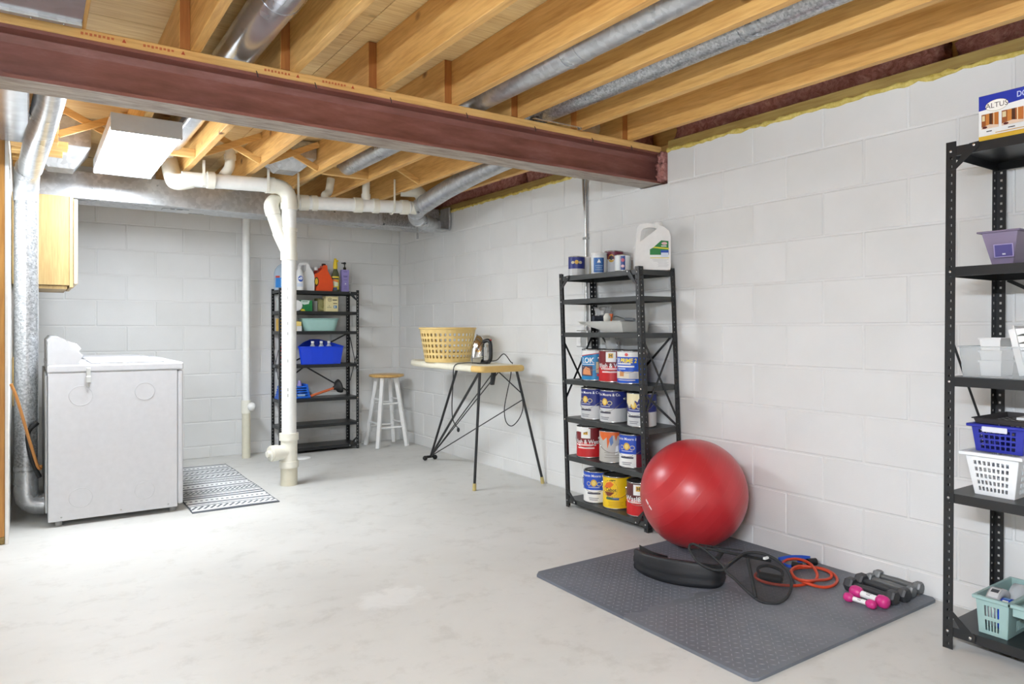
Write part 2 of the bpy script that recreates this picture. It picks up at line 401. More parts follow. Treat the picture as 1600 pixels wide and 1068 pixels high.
# ceiling: subfloor sheets + joists
ce = MB().box(XL, XR+.2, YB, YF, ZS+.02, ZS+.03).build('ceiling', PLY); tag(ce, 'open basement ceiling of pine joists under plywood sheets', kind='structure')
yy = YB
while yy < YF:
    y1 = min(yy+1.219, YF)
    for x0, x1 in ((XL, -1.32), (-1.32, 1.12), (1.12, XR+.2)): MB().box(x0+.0015, x1-.0015, yy+.0015, y1-.0015, ZS, ZS+.019).build('subfloor_sheet', PLY, ce)
    yy = y1
XK = [.486, .852, 1.221, 1.587, 1.953, 2.322, 2.68]
XK = [XK[0]-.3665*k for k in range(10, 0, -1)]+XK
BY0, BY1 = 3.09, 3.255          # steel beam flange
jn = MB().bbox(0, .036, YB+.02, 3.30, 0, JH-.001, .002).mesh('joist', JOIST); jf = MB().bbox(-.036, 0, BY0+.01, YF-.01, 0, JH-.001, .002).mesh('joist', JOIST)
for x in XK: inst(jn, 'joist', ce, (x, 0, ZJ)); inst(jf, 'joist', ce, (x-.0005, 0, ZJ))
for x in XK[6:]:                # end faces of the lapped joists, sawn end grain
    MB().box(x-.0355, x-.001, BY0+.006, BY0+.0099, ZJ+.002, ZJ+JH-.003).build('joist_end', BLOCKING, ce)
# rim blocking above the foundation wall, sill
tag(MB().bbox(XR-.004, XR+.15, YB, 3.03, WTOP+.001, 2.172, .003).bbox(XR-.004, XR+.15, 3.275, YF, WTOP+.001, 2.172, .003).build('trim_1', SILL), 'weathered wooden sill plate on top of the block wall', kind='structure')
tag(MB().box(XR+.155, XR+.195, YB, YF, WTOP+.001, ZS-.001).build('trim_2', JOIST), 'pine rim board above the block wall', kind='structure')
# cross bridging between far joists
def strip(p, q, wd=.019, hh=.038):
    p, q = Vector(p), Vector(q); d = (q-p); L = d.length; M = Matrix.Translation(p) @ d.to_track_quat('X', 'Z').to_matrix().to_4x4()
    return MB().bbox(0, L, -wd/2, wd/2, -hh/2, hh/2, .002, M)
YBR = 4.95
for a in (8, 9, 11, 12, 14):
    x0, x1 = XK[a]+.001, XK[a+1]-.0375
    if a != 14: strip((x0, YBR, ZJ+.02), (x1, YBR, ZJ+JH-.025)).build('bridging', JOISTX, ce)
    strip((x0, YBR+.024, ZJ+JH-.025), (x1, YBR+.024, ZJ+.02)).build('bridging', JOISTX, ce)
for x0, x1, y in ((XK[10]+.001, XK[11]-.037, 5.02), (XK[13]+.001, XK[14]-.037, 5.02)):
    MB().bbox(x0, x1, y, y+.04, ZJ+.003, ZJ+.055, .002).build('nailer', JOISTX, ce)
# short boards nailed under the joists by the partition
for k, y in enumerate((4.86, 5.02, 5.22, 5.44, 5.66)):
    MB().bbox(-.09, (.12, .17, .15, .13, .11)[k], y, y+.10, ZJ-.042, ZJ-.002, .002).build('nailer', (JOISTX, JOISTX)[k % 2], ce)
# =========================================================================================== BEAM AND SERVICES
bm = thing('steel_beam', 'maroon primed steel I-beam carrying the ceiling joists', 'beam', (0, 3.1725, 1.937))
mb = MB(); mb.box(XL+.02, XR+.1, -.0045, .0045, .012, .166).box(XL+.02, XR+.1, -.0825, .0825, .166, .178)
mb.prism([(-.0045, .140), (-.016, .166), (-.0045, .166)], XL+.02, XR+.1, 0); mb.prism([(.0045, .166), (.016, .166), (.0045, .140)], XL+.02, XR+.1, 0)
mb.build('web', BEAM, bm)
fb = MB().box(XL+.02, XR+.1, -.0825, .0825, 0, .012); fb.mi = [0]*6; fb.mi[0] = 1; fb.build('bottom_flange', [BEAM, FLANGE], bm)
MB().bbox(XL+.02, XR+.004, -.0825, .068, .1785, ZJ-1.937-.0005, .003).build('wood_plate', JOISTX, bm)
for x in (.72, .95, 1.28, 1.66, 2.05, 2.42, 2.70): MB().tube([(x, -.083, .186), (x+.002, -.088, .176), (x+.006, -.086, .162)], .002, 6).build('nail', BLACKM, bm)
pr = [('r', x-.05+.013*i, x-.042+.013*i, -.005+.002*(i % 2), .005, (186, 100, 54)) for x in (.19, .38, .80, 1.03) for i in range(8)]+[('p', [(x-.007, -.006), (x+.007, -.006), (x, .008)], (170, 70, 36)) for x in (.27, .46, .88, 1.11)]
decals(bm, pr, planemap((0, -.0826, .197), (1, 0, 0), (0, 0, 1), (0, -1, 0)), 'grade_stamp', .0003, .6)

def lumpy(x0, x1, y0, y1, z0, z1, amp, seed, nx=5, ny=40, nz=5):
    rn = random.Random(seed); mb = MB()
    def jit(p): return (p[0]+rn.uniform(-amp, amp), p[1]+rn.uniform(-amp, amp), p[2]+rn.uniform(-amp, amp)*.8)
    g = {}
    for i in range(nx+1):
        for j in range(ny+1):
            for k in range(nz+1):
                if i in (0, nx) or j in (0, ny) or k in (0, nz): g[i, j, k] = len(mb.v); mb.v.append(jit((x0+(x1-x0)*i/nx, y0+(y1-y0)*j/ny, z0+(z1-z0)*k/nz)))
    def q(a, b, c, d): mb.f.append((g[a], g[b], g[c], g[d])); mb.mi.append(0); mb.sm.append(True)
    for j in range(ny):
        for k in range(nz):
            q((0, j, k), (0, j, k+1), (0, j+1, k+1), (0, j+1, k)); q((nx, j, k), (nx, j+1, k), (nx, j+1, k+1), (nx, j, k+1))
    for i in range(nx):
        for k in range(nz):
            q((i, 0, k), (i+1, 0, k), (i+1, 0, k+1), (i, 0, k+1)); q((i, ny, k), (i, ny, k+1), (i+1, ny, k+1), (i+1, ny, k))
    for i in range(nx):
        for j in range(ny):
            q((i, j, 0), (i, j+1, 0), (i+1, j+1, 0), (i+1, j, 0)); q((i, j, nz), (i+1, j, nz), (i+1, j+1, nz), (i, j+1, nz))
    return mb
for k, (y0, y1) in enumerate(((.2, 1.42), (1.5, 3.02), (3.32, 4.6), (4.7, 6.0), (6.05, 6.8))):
    tag(lumpy(XR+.055, XR+.148, y0, y1, 2.178, ZJ+.16, .017, k, 4, int((y1-y0)*22), 5).map(lambda p: Vector((min(p.x, XR+.152), p.y, max(2.1735, p.z)))).build('insulation_batt', PINK), 'pink fibreglass insulation stuffed along the rim above the sill', 'insulation', 'pink rim insulation')
for (y, z, sc) in ((3.062, 1.995, .05), (3.066, 2.07, .038)):
    tag(lumpy(XR-.045*sc/.05, XR+.06, y-.022, y+.02, z-sc, z+sc, .008, int(z*100), 6, 6, 8).build('insulation_tuft', PINK), 'pink fibreglass tuft stuffed beside the steel beam end', 'insulation', 'tufts in the beam pocket')
for y0, y1, lb in ((.2, 3.03, 'yellow foam bead under the sill beside the tall black shelf'), (3.28, 6.6, 'yellow foam bead under the sill beyond the steel beam')):
    n = int((y1-y0)/.03); rn = random.Random(int(y0*10))
    pts = [(XR-.002+rn.uniform(-.003, .003), y0+(y1-y0)*i/n, WTOP-.004+rn.uniform(-.005, .004)) for i in range(n+1)]
    tag(MB().tube(pts, .012, 7, rad=[.010+rn.uniform(-.004, .006)*(1 if y0 < 1 else .6) for _ in pts]).build('foam_bead', FOAM), lb, 'sealant')

def duct_run(name, label, pts, r, mat, seams=(), n=28, cat='duct', collars=()):
    p0 = Vector(pts[0]); t = thing(name, label, cat, p0)
    MB().tube([Vector(p)-p0 for p in pts], r, n).build('pipe', mat, t)
    for a, b, rr in collars: MB().cyl(Vector(a)-p0, Vector(b)-p0, rr, n=n).build('collar', mat, t)
    return t
duct_run('round_duct', 'shiny round sheet metal duct in the joist bay nearest the shop light', [(.69, -1.2, 2.25), (.69, 3.2, 2.25), (.69, 5.25, 2.25)], .072, SHEET, collars=[((.69, 2.62, 2.25), (.69, 2.63, 2.25), .0735), ((.69, 1.0, 2.25), (.69, 1.01, 2.25), .0735)])
duct_run('round_duct', 'galvanised round duct with a crimped coupling above the steel beam', [(1.765, -1.2, 2.228), (1.765, 5.05, 2.228)], .063, GALV, collars=[((1.765, 2.30, 2.228), (1.765, 2.35, 2.228), .0665), ((1.765, 2.40, 2.228), (1.765, 2.41, 2.228), .067)])
duct_run('round_duct', 'spangled galvanised round duct held by a steel strap at the beam', [(2.12, -1.2, 2.222), (2.12, 3.5, 2.222)], .063, GALVS, collars=[((2.12, 1.78, 2.222), (2.12, 1.81, 2.222), .0655)])
el = spline([(2.50, 3.2, 2.225), (2.49, 4.15, 2.20), (2.45, 4.75, 2.13), (2.44, 5.12, 2.075)], 6)
el2 = spline([(2.44, 5.12, 2.075), (2.45, 5.36, 2.04), (2.53, 5.56, 2.01), (2.64, 5.68, 2.0), (2.76, 5.76, 1.985)], 7)
t = duct_run('round_duct', 'grey jointed duct elbow dropping into the end of the trunk duct', el+el2[1:], .067, GALV)
for i in (3, 9, 15, 21):
    p = el2[i]; q = el2[i+1]; d = (q-p).normalized(); MB().cyl(p-d*.006-Vector(t.location), p+d*.006-Vector(t.location), .071, n=28).build('seam_ring', GALV, t)
tag(MB().bbox(2.005, 2.30, 3.0, 3.02, 2.128, 2.1305, .001).bbox(2.285, 2.30, 3.0, 3.02, 2.12, 2.129, .001).map(lambda p: Vector((p.x, p.y+.02, p.z+.014))).build('steel_strap', STEEL), 'thin steel strap with a hooked end under the joists', 'bracket')
# trunk duct across the laundry corner
TY0, TY1, TZ0, TZ1 = 5.885, 6.185, 1.966, ZJ-.002
t = thing('trunk_duct', 'long rectangular galvanised trunk duct crossing the laundry corner', 'duct', (-.06, TY0, TZ0))
MB().bbox(0, 2.42, 0, TY1-TY0, 0, TZ1-TZ0, .003).build('section', GALV, t); MB().bbox(2.424, 2.96, .004, TY1-TY0-.004, .003, TZ1-TZ0, .003).build('section', GALVS, t)
MB().box(2.40, 2.43, -.004, TY1-TY0+.004, -.004, TZ1-TZ0).build('drive_cleat', GALV, t)
for x in (.20, .82): MB().bbox(x, x+.17, .10, .20, -.006, -.0005, .002).build('patch_plate', GALV, t)
t = thing('duct_boot', 'square galvanised boot where the jointed elbow meets the block wall', 'duct', (2.74, 5.70, 1.945))
MB().bbox(0, .165, 0, .17, 0, .012, .002).bbox(.155, .17, 0, .17, .012, .20, .002).bbox(0, .155, .155, .17, .012, .1, .002).build('body', GALV, t)
tag(MB().box(2.60, 2.602, 5.68, 5.715, 1.85, 1.99).build('hanger_strap', GALVS), 'perforated metal strap hanging below the trunk duct end', 'bracket')
# register boots between joists
for loc, w_, d_, lb in (((.0, 5.25, 2.06), .29, .32, 'sheet metal register boot left of the shop light'), ((1.245, 4.99, 2.16), .30, .30, 'blue grey register boot above the white drain run')):
    t = thing('register_boot', lb, 'duct', loc); b = MB()
    z1 = ZJ+JH-loc[2]-.005
    top = [(0, 0, z1), (w_, 0, z1), (w_, d_, z1), (0, d_, z1)]; mid = [(0, 0, z1*.42), (w_, 0, z1*.42), (w_, d_, z1*.42), (0, d_, z1*.42)]; bot = [(w_*.28, d_*.3, 0), (w_*.72, d_*.3, 0), (w_*.72, d_*.85, 0), (w_*.28, d_*.85, 0)]
    b.add(bot+mid+top, [(3, 2, 1, 0)]+[(r*4+i, r*4+(i+1) % 4, r*4+4+(i+1) % 4, r*4+4+i) for r in (0, 1) for i in range(4)]); b.build('body', GALV, t)
# panned return at upper left (near side) and the far grey pan
t = thing('return_air_panning', 'grey sheet metal panning nailed under joists beside the steel beam', 'duct', (-1.0, 1.2, ZJ-.006))
MB().box(0, 1.142, 0, 1.82, 0, .0025).build('sheet', SHEET, t)
MB().bbox(0, 1.142, 1.82, 1.85, -.012, .005, .002).build('flange', GALV, t)
for x in (.35, .78, .88, 1.00, 1.09): MB().sphere((x, 1.835, -.013), .004, 8, 5).build('screw', STEEL, t)
tag(MB().bbox(-.6, -.005, 3.4, 4.66, ZJ-.11, ZJ-.004, .006).build('return_plenum', SHEET), 'flat grey metal plenum under the joists behind the beam', 'duct')
# dryer exhaust duct
xe, ye = -.022, 5.22
pth = [(.072, 3.50, 2.088), (.066, 3.84, 2.086), (-.003, 5.06, 1.985)]
t = thing('exhaust_duct', 'tall galvanised exhaust duct rising behind the dryer', 'duct', (xe, ye, .0))
MB().tube([Vector(p)-Vector((xe, ye, 0)) for p in pth], .058, 24).build('upper_pipe', GALV, t)
MB().tube([Vector((.010, -.17, 1.988)), Vector((.006, -.10, 1.972)), Vector((.002, -.03, 1.93)), Vector((0, 0, 1.88)), Vector((0, 0, 1.83))], .060, 24).build('upper_elbow', GALV, t)
MB().cyl((0, 0, .26), (0, 0, 1.85), .056, n=28).build('pipe', GALVS, t)
MB().bbox(.050, .058, -.004, .004, .26, 1.84, .001).build('seam', GALV, t)
MB().tube([(0, 0, .28)]+arc((.072, 0, .155), .072, PI, 1.5*PI, 4, (1, 0, 0), (0, 0, 1))+[(.083, 0, .083)], .058, 24).build('lower_elbow', GALV, t)
for z in (1.83, .30): MB().cyl((0, 0, z-.008), (0, 0, z+.008), .060, n=28).build('collar', GALV, t)

# ---- white plastic drains
def pvc(name, label, loc, cat='pipe'): return thing(name, label, cat, loc)
SX, SYp = 1.451, 5.300
t = pvc('drain_stack', 'white plastic drain stack standing on the concrete before the far shelf', (SX, SYp, 0))
MB().cyl((0, 0, .0), (0, 0, .16), .056, n=28).build('floor_stub', PVCD, t)
b = MB().cyl((0, 0, .13), (0, 0, .35), .055, n=28).cyl((0, 0, .125), (0, 0, .17), .064, n=28).cyl((0, 0, .315), (0, 0, .365), .064, n=28)
b.cyl((0, 0, .235), (-.10, -.02, .235), .05, n=24); b.build('cleanout_tee', PVC, t)
b = MB().cyl((-.085, -.017, .235), (-.125, -.025, .235), .056, n=24).cyl((-.125, -.025, .235), (-.136, -.027, .235), .05, n=24).cyl((-.136, -.027, .235), (-.155, -.031, .235), .024, n=6); b.build('cleanout_plug', PVC, t)
MB().cyl((0, 0, .36), (0, 0, 2.0), .0485, n=28).build('pipe', PVCW, t)
b = MB().cyl((0, 0, 1.575), (0, 0, 1.63), .056, n=28).cyl((0, 0, 1.63), (0, 0, 1.78), .051, n=28).cyl((0, 0, 1.78), (0, 0, 1.80), .055, n=28)
b.cyl((0, .0, 1.62), (-.062, .02, 1.77), .047, n=24); b.build('wye_fitting', PVC, t)
MB().tube([(-.05, .016, 1.74), (-.098, .035, 1.90)], .046, 24).build('branch_pipe', PVC, t)
MB().tube(spline([(-.094, .033, 1.885), (-.105, .045, 1.955), (-.06, .08, 2.0), (.03, .095, 2.002)], 5), .051, 24).build('branch_elbow', PVC, t)
MB().tube([(0, 0, 1.96)]+arc((-.085, 0, 2.0), .085, 0, PI/2, 6, (1, 0, 0), (0, 0, 1))+[(-.12, 0, 2.088)], .052, 24).build('top_elbow', PVC, t)
MB().cyl((0, 0, 1.93), (0, 0, 1.975), .056, n=28).build('hub', PVC, t)
mk = MB()
for z in (.62, .66, .86, 1.05, 1.12, 1.3, 1.36): a = -2.0; mk.box(.0482*math.cos(a)-.0022, .0482*math.cos(a)+.0022, .0482*math.sin(a)-.0022, .0482*math.sin(a)+.0022, z, z+.022)
mk.build('print_marks', plain((150, 148, 140), .5), t)['kind'] = 'stuff'
A = fw(331, 277, 5.30); Lp = fw(284, 279, 5.33); E_ = Vector((SX-.10, SYp, 2.088))
t = pvc('drain_run', 'white plastic drain run hung under joists beside the shop light', E_)
MB().tube([Lp-E_, Vector((0, 0, 0))], .0485, 24).build('pipe', PVCW, t)
Up = fw(264, 250, 5.62)
MB().tube(spline([Up-E_, fw(270, 276, 5.46)-E_, fw(277, 284, 5.36)-E_, Lp-E_+Vector((.06, 0, .0))], 6), .053, 24).build('trap_elbow', PVC, t)
for a in (0.0, .045): pass
for px in (329, 423): c = fw(px, 276.6 if px < 400 else 285.4, 5.30)-E_; c.z = (Lp.z-E_.z)*(-c.x/(-(Lp.x-E_.x))); MB().cyl(c-Vector((.022, 0, 0)), c+Vector((.022, 0, 0)), .056, n=28).build('coupling', PVC, t)
for px in (316, 416):
    c = fw(px, 278, 5.30)-E_; b = MB().box(c.x-.008, c.x+.008, -.059, -.055, -.06, ZJ+.04-E_.z).tube(arc((c.x, 0, .002), .057, PI, 2*PI, 8, (0, 1, 0), (0, 0, 1)), .006, 6); b.build('hanger', PVC, t)
c = fw(357, 262, 5.36)-E_
MB().tube([c+p for p in spline([(-.03, .0, -.10), (-.03, .02, -.06), (0, 0, -.01), (.01, 0, .04), (.01, 0, .16)], 5)], .032, 18).cyl(c+Vector((.01, 0, .055)), c+Vector((.01, 0, .09)), .038, n=20).build('branch_elbow', PVC, t)
R0, R1 = Vector((SX+.02, 5.395, 2.0)), Vector((2.36, 5.31, 2.038))
t = pvc('drain_run', 'white plastic drain run crossing in front of the grey trunk duct', R0)
dR = R1-R0; MB().tube([Vector((0, 0, 0)), dR], .0485, 24).build('pipe', PVCW, t)
for f_, wd in ((.12, .03), (.20, .02), (.55, .03), (.70, .022), (.95, .03)): MB().cyl(dR*f_-dR.normalized()*wd, dR*f_+dR.normalized()*wd, .056, n=28).build('coupling', PVC, t)
e = dR; MB().tube([e, e+Vector((.05, 0, 0))]+arc(e+Vector((.05, .02, .07)), .07, -PI/2, PI/2, 7, (1, .15, 0), (0, 0, 1))+[e+Vector((-.05, .06, .14))], .05, 24).build('return_bend', PVC, t)
c = dR*.62; MB().cyl(c, c+Vector((0, 0, .30)), .028, n=20).cyl(c+Vector((0, 0, .04)), c+Vector((0, 0, .085)), .034, n=20).build('riser', PVC, t)
c = dR*.30; MB().tube(spline([c, c+Vector((-.01, .02, .06)), c+Vector((.03, .05, .10)), c+Vector((.05, .06, .2))], 5), .028, 18).build('riser', PVC, t)
for f_ in (.06, .84): c = dR*f_; MB().box(c.x-.007, c.x+.007, c.y-.058, c.y-.054, -.05+c.z, c.z+.20).tube(arc((c.x, c.y, c.z), .057, PI, 2*PI, 8, (0, 1, 0), (0, 0, 1)), .006, 6).build('hanger', PVC, t)
t = pvc('vent_pipe', 'slim white plastic pipe standing near the back wall with a round cap', (1.462, 6.62, 0))
MB().cyl((0, 0, 0), (0, 0, .42), .034, n=22).build('lower_pipe', PVCD, t); MB().cyl((0, 0, .42), (0, 0, ZJ-.01), .0315, n=22).build('pipe', PVCW, t)
MB().cyl((0, 0, .38), (0, 0, .49), .039, n=22).build('coupling', PVC, t); MB().sphere((.035, -.03, .435), .036, 18, 10).build('round_cap', PVCW, t)
t = thing('drain_cover', 'white round drain cover on the floor behind the stack', 'drain', fl(474, 716)); MB().lathe([(.062, 0), (.064, .008), (.05, .014), (0.01, .016)], n=28).build('cover', WHITEP, t)
# conduit and outlet on the block wall
yc = rw(915, 450, XR-.02).y
t = thing('electrical_conduit', 'thin steel conduit running down the block wall to an outlet', 'conduit', (XR-.016, yc, 1.06))
MB().cyl((0, 0, 0), (0, 0, 1.06), .0095, n=14).build('pipe', STEEL, t); MB().tube([(0, .0, .62), (0, -.003, .72), (-.004, .018, .86), (-.006, .026, 1.04)], .0075, 10).build('pipe', STEEL, t)
MB().bbox(-.012, .011, -.022, .022, .62, .635, .001).build('clip', STEEL, t)
c = rw(912, 531, XR-.03)
t = thing('outlet_box', 'steel outlet box with a duplex receptacle on the block wall', 'outlet', (XR-.006, c.y, .975))
MB().bbox(-.042, 0, -.058, .058, 0, .11, .004).build('box', STEEL, t)
b = MB()
for s_ in (-1, 1): b.cyl((-.043, .028, .055+s_*.021), (-.047, .028, .055+s_*.021), .015, n=16)
b.bbox(-.0455, -.042, .004, .052, .006, .104, .002); b.build('receptacle', WHITEP, t)

# ---- shop light
def shop_light(name, label, loc, st, group=None):
    t = thing(name, label, 'light', loc, group=group); W, L, Hh = .31, 1.20, .088
    MB().bbox(0, W, 0, L, .022, Hh, .003).build('housing', WHITEM, t)
    MB().box(.006, W-.006, .012, L-.012, .0, .021).build('lens', m_emit((238, 246, 255), st, 'lens_glow'), t)
    for y in (-.0115, L+.0015): MB().bbox(-.001, W+.001, y, y+.01, -.001, Hh, .002).build('end_cap', plain((206, 206, 206), .35), t)
    return t
shop_light('shop_light', 'long white fluorescent shop light glowing under the joists', (.311, 4.20, ZJ-.09), LAMP1)
# unseen lamp behind the camera; bare tubes, low hang chosen to light the ceiling
SLZ = 1.66
t = thing('unseen_strip_light', 'bare tube strip light hung on chains over the near half', 'light', (-.62, -.45, SLZ))  # plan position follows the highlight on the ball
MB().bbox(-.06, .06, 0, 1.25, .04, .09, .004).build('housing', WHITEM, t)
TG = m_emit((232, 242, 255), LAMP2, 'tube_glow')
for x in (-.045, .045): MB().cyl((x, .03, .0), (x, 1.22, .0), .019, n=16).build('tube', TG, t)
for y in (.0, 1.22): MB().bbox(-.065, .065, y, y+.03, -.022, .045, .003).build('socket', WHITEP, t)
for y in (.2, 1.05): MB().cyl((0, y, .09), (0, y, ZJ+.02-SLZ), .003, n=8).build('chain', STEEL, t)
# =========================================================================================== LAUNDRY CORNER
def appliance(name, label, cat, x0, y0, W=.66, D=.69, dryer=True):
    t = thing(name, label, cat, (x0, y0, 0)); top = .895
    MB().bbox(0, W-.03, 0, D, .03, top-.045, .004).build('cabinet', WHITEM, t)
    MB().bbox(W-.028, W, 0.002, D-.002, .045, top-.048, .006).build('front_panel', WHITEM, t)
    MB().bbox(-.002, W+.003, -.003, D+.003, top-.044, top, .008).build('top_panel', WHITEM, t)
    MB().bbox(.20, W-.09, .06, D-.06, top+.001, top+.012, .005).build('lid', WHITEM, t)
    pr_ = [(0, top+.001), (.145, top+.001), (.14, top+.012), (.158, top+.045), (.10, top+.115), (.075, top+.142), (.05, top+.155), (.02, top+.155), (0, top+.13)]
    c = MB().prism(pr_, .006, D-.006, 1).build('console', WHITEM, t)
    MB().prism([(.162, top+.049), (.104, top+.119), (.10, top+.115), (.158, top+.045)], .05, D-.05, 1).build('control_panel', plain((214, 214, 216), .3), c)
    for y in (.14, .36, .56): MB().cyl((.128, y, top+.085), (.146, y, top+.10), .022, .019, n=20).build('knob', WHITEP, c)
    for x in (.05, W-.05):
        for y in (.05, D-.05): MB().cyl((x, y, 0), (x, y, .032), .018, n=14).build('foot', plain((150, 150, 148), .5), t)
    if dryer:
        for x, z, r in ((.15, .15, .055), (.46, .15, .05), (.15, .72, .055), (.46, .73, .05)):
            MB().tube([(x+r*math.cos(2*PI*i/28), -.0005, z+r*math.sin(2*PI*i/28)) for i in range(28)], .0014, 6, closed=True).build('knockout_ring', WHITEM, t)
        for x in (.06, .34, .58): MB().sphere((x, 0, .052), .0045, 8, 5).build('screw', STEEL, t)
        MB().bbox(.175, .195, -.014, -.001, top-.10, top-.02, .003).bbox(.172, .198, -.018, -.002, top-.105, top-.065, .004).cyl((.185, -.01, top-.105), (.185, -.01, top-.125), .003, n=8).build('cord_clip', plain((196, 196, 192), .4), t)
    MB().bbox(-.012, -.001, .02, D-.02, .08, top-.06, .003).build('rear_panel', plain((176, 178, 178), .4, .5), t)
    return t
appliance('clothes_dryer', 'white clothes dryer with a rear console beside the striped rug', 'dryer', .075, 4.93)
appliance('washing_machine', 'white washing machine tucked behind the dryer', 'washer', .075, 5.68, .66, .68, False)
# hoses and stick behind the dryer
tag(MB().tube(spline([(.035, 5.02, .56), (-.01, 5.0, .50), (.01, 5.0, .35), (.045, 5.0, .25)], 6), .012, 10).map(lambda p: Vector((p.x-.004, p.y+.14, p.z))).build('black_hose', BLACKP), 'black rubber hose drooping behind the dryer', 'hose')
tag(MB().tube(spline([(-.086, 4.93, .80), (-.06, 4.94, .72), (-.005, 4.98, .48), (.028, 5.03, .34), (.042, 5.07, .31), (.046, 5.09, .325)], 6), .0075, 10).build('orange_hose', plain((180, 122, 62), .5)), 'orange brown hose running from the partition to the dryer back', 'hose')
t = thing('supply_valve_box', 'tan wooden backing block with a hose behind the dryer', 'valve', (-.09, 5.62, .62)); MB().bbox(0, .05, 0, .16, 0, .30, .004).build('backing', PADTAN, t); MB().tube(spline([(.05, .05, .2), (.08, .0, .28), (.07, -.1, .30), (.12, -.2, .24)], 5), .009, 8).build('hose', plain((188, 182, 160), .5), t)
# wall cabinet
t = thing('wall_cabinet', 'pale birch wall cabinet hung above the laundry machines', 'cabinet', (-.09, 5.36, 1.335))
MB().bbox(.002, .275, 0, .60, .022, .56, .002).build('box', BIRCH, t); MB().box(.01, .265, .012, .59, .0, .021).build('bottom_panel', BIRCH, t)
MB().bbox(.276, .296, 0, .60, .01, .56, .002).build('face_frame', plain((168, 142, 100), .45), t)
for y0 in (-.004, .302): MB().bbox(.298, .318, y0, y0+.30, .03, .545, .003).build('door', plain((190, 172, 140), .4), t)
# rug
def rug():
    x0, x1, y0, y1 = .765, 1.26, 4.81, 6.41; nx, ny = 99, 214; mb = MB(); V = []
    for j in range(ny+1):
        for i in range(nx+1):
            x, y = x0+(x1-x0)*i/nx, y0+(y1-y0)*j/ny
            V.append((x-x0, y-y0, .007+.003*math.sin(y*9+x*3)*math.sin(x*5+1)+(.006*math.exp(-((y-y0-.12)/.06)**2)*(1-(x-x0)/.5))))
    mb.add(V, [])
    bands = []; v = 0; rn = random.Random(3); kinds = ['line', 'zig', 'line', 'dots', 'line', 'line', 'fish', 'line', 'dots', 'line', 'hatch', 'line', 'zig']
    wid = {'line': 4, 'zig': 15, 'dots': 8, 'fish': 26, 'hatch': 10}
    rows = []; k = 0
    while len(rows) < ny:
        q = kinds[k % len(kinds)]; rows += [(q, a, wid[q]) for a in range(wid[q])]+[('gap', 0, 0)]*4; k += 1
    for j in range(ny):
        q, a, wd = rows[j]
        for i in range(nx):
            d = 0
            if q == 'line': d = 1
            elif q == 'zig': d = ((i+abs(a-wd//2)) % 7) < 3
            elif q == 'dots': d = a in (2, 3, 4) and (i % 6) < 3
            elif q == 'fish': d = ((i+(a if (a//9) % 2 == 0 else -a)) % 6) < 3
            elif q == 'hatch': d = (i+a) % 4 < 2
            if i in (0, nx-1) or j in (0,): d = 1
            mb.f.append((j*(nx+1)+i, j*(nx+1)+i+1, (j+1)*(nx+1)+i+1, (j+1)*(nx+1)+i)); mb.mi.append(1 if d else 0); mb.sm.append(True)
    o = mb.build('striped_rug', [plain((226, 227, 226), .95), plain((92, 96, 102), .95)], None, (x0, y0, 0))
    so = o.modifiers.new('thick', 'SOLIDIFY'); so.thickness = .006; so.offset = -1
    tag(o, 'woven grey and white striped rug on the concrete in front of the dryer', 'rug')
rug()

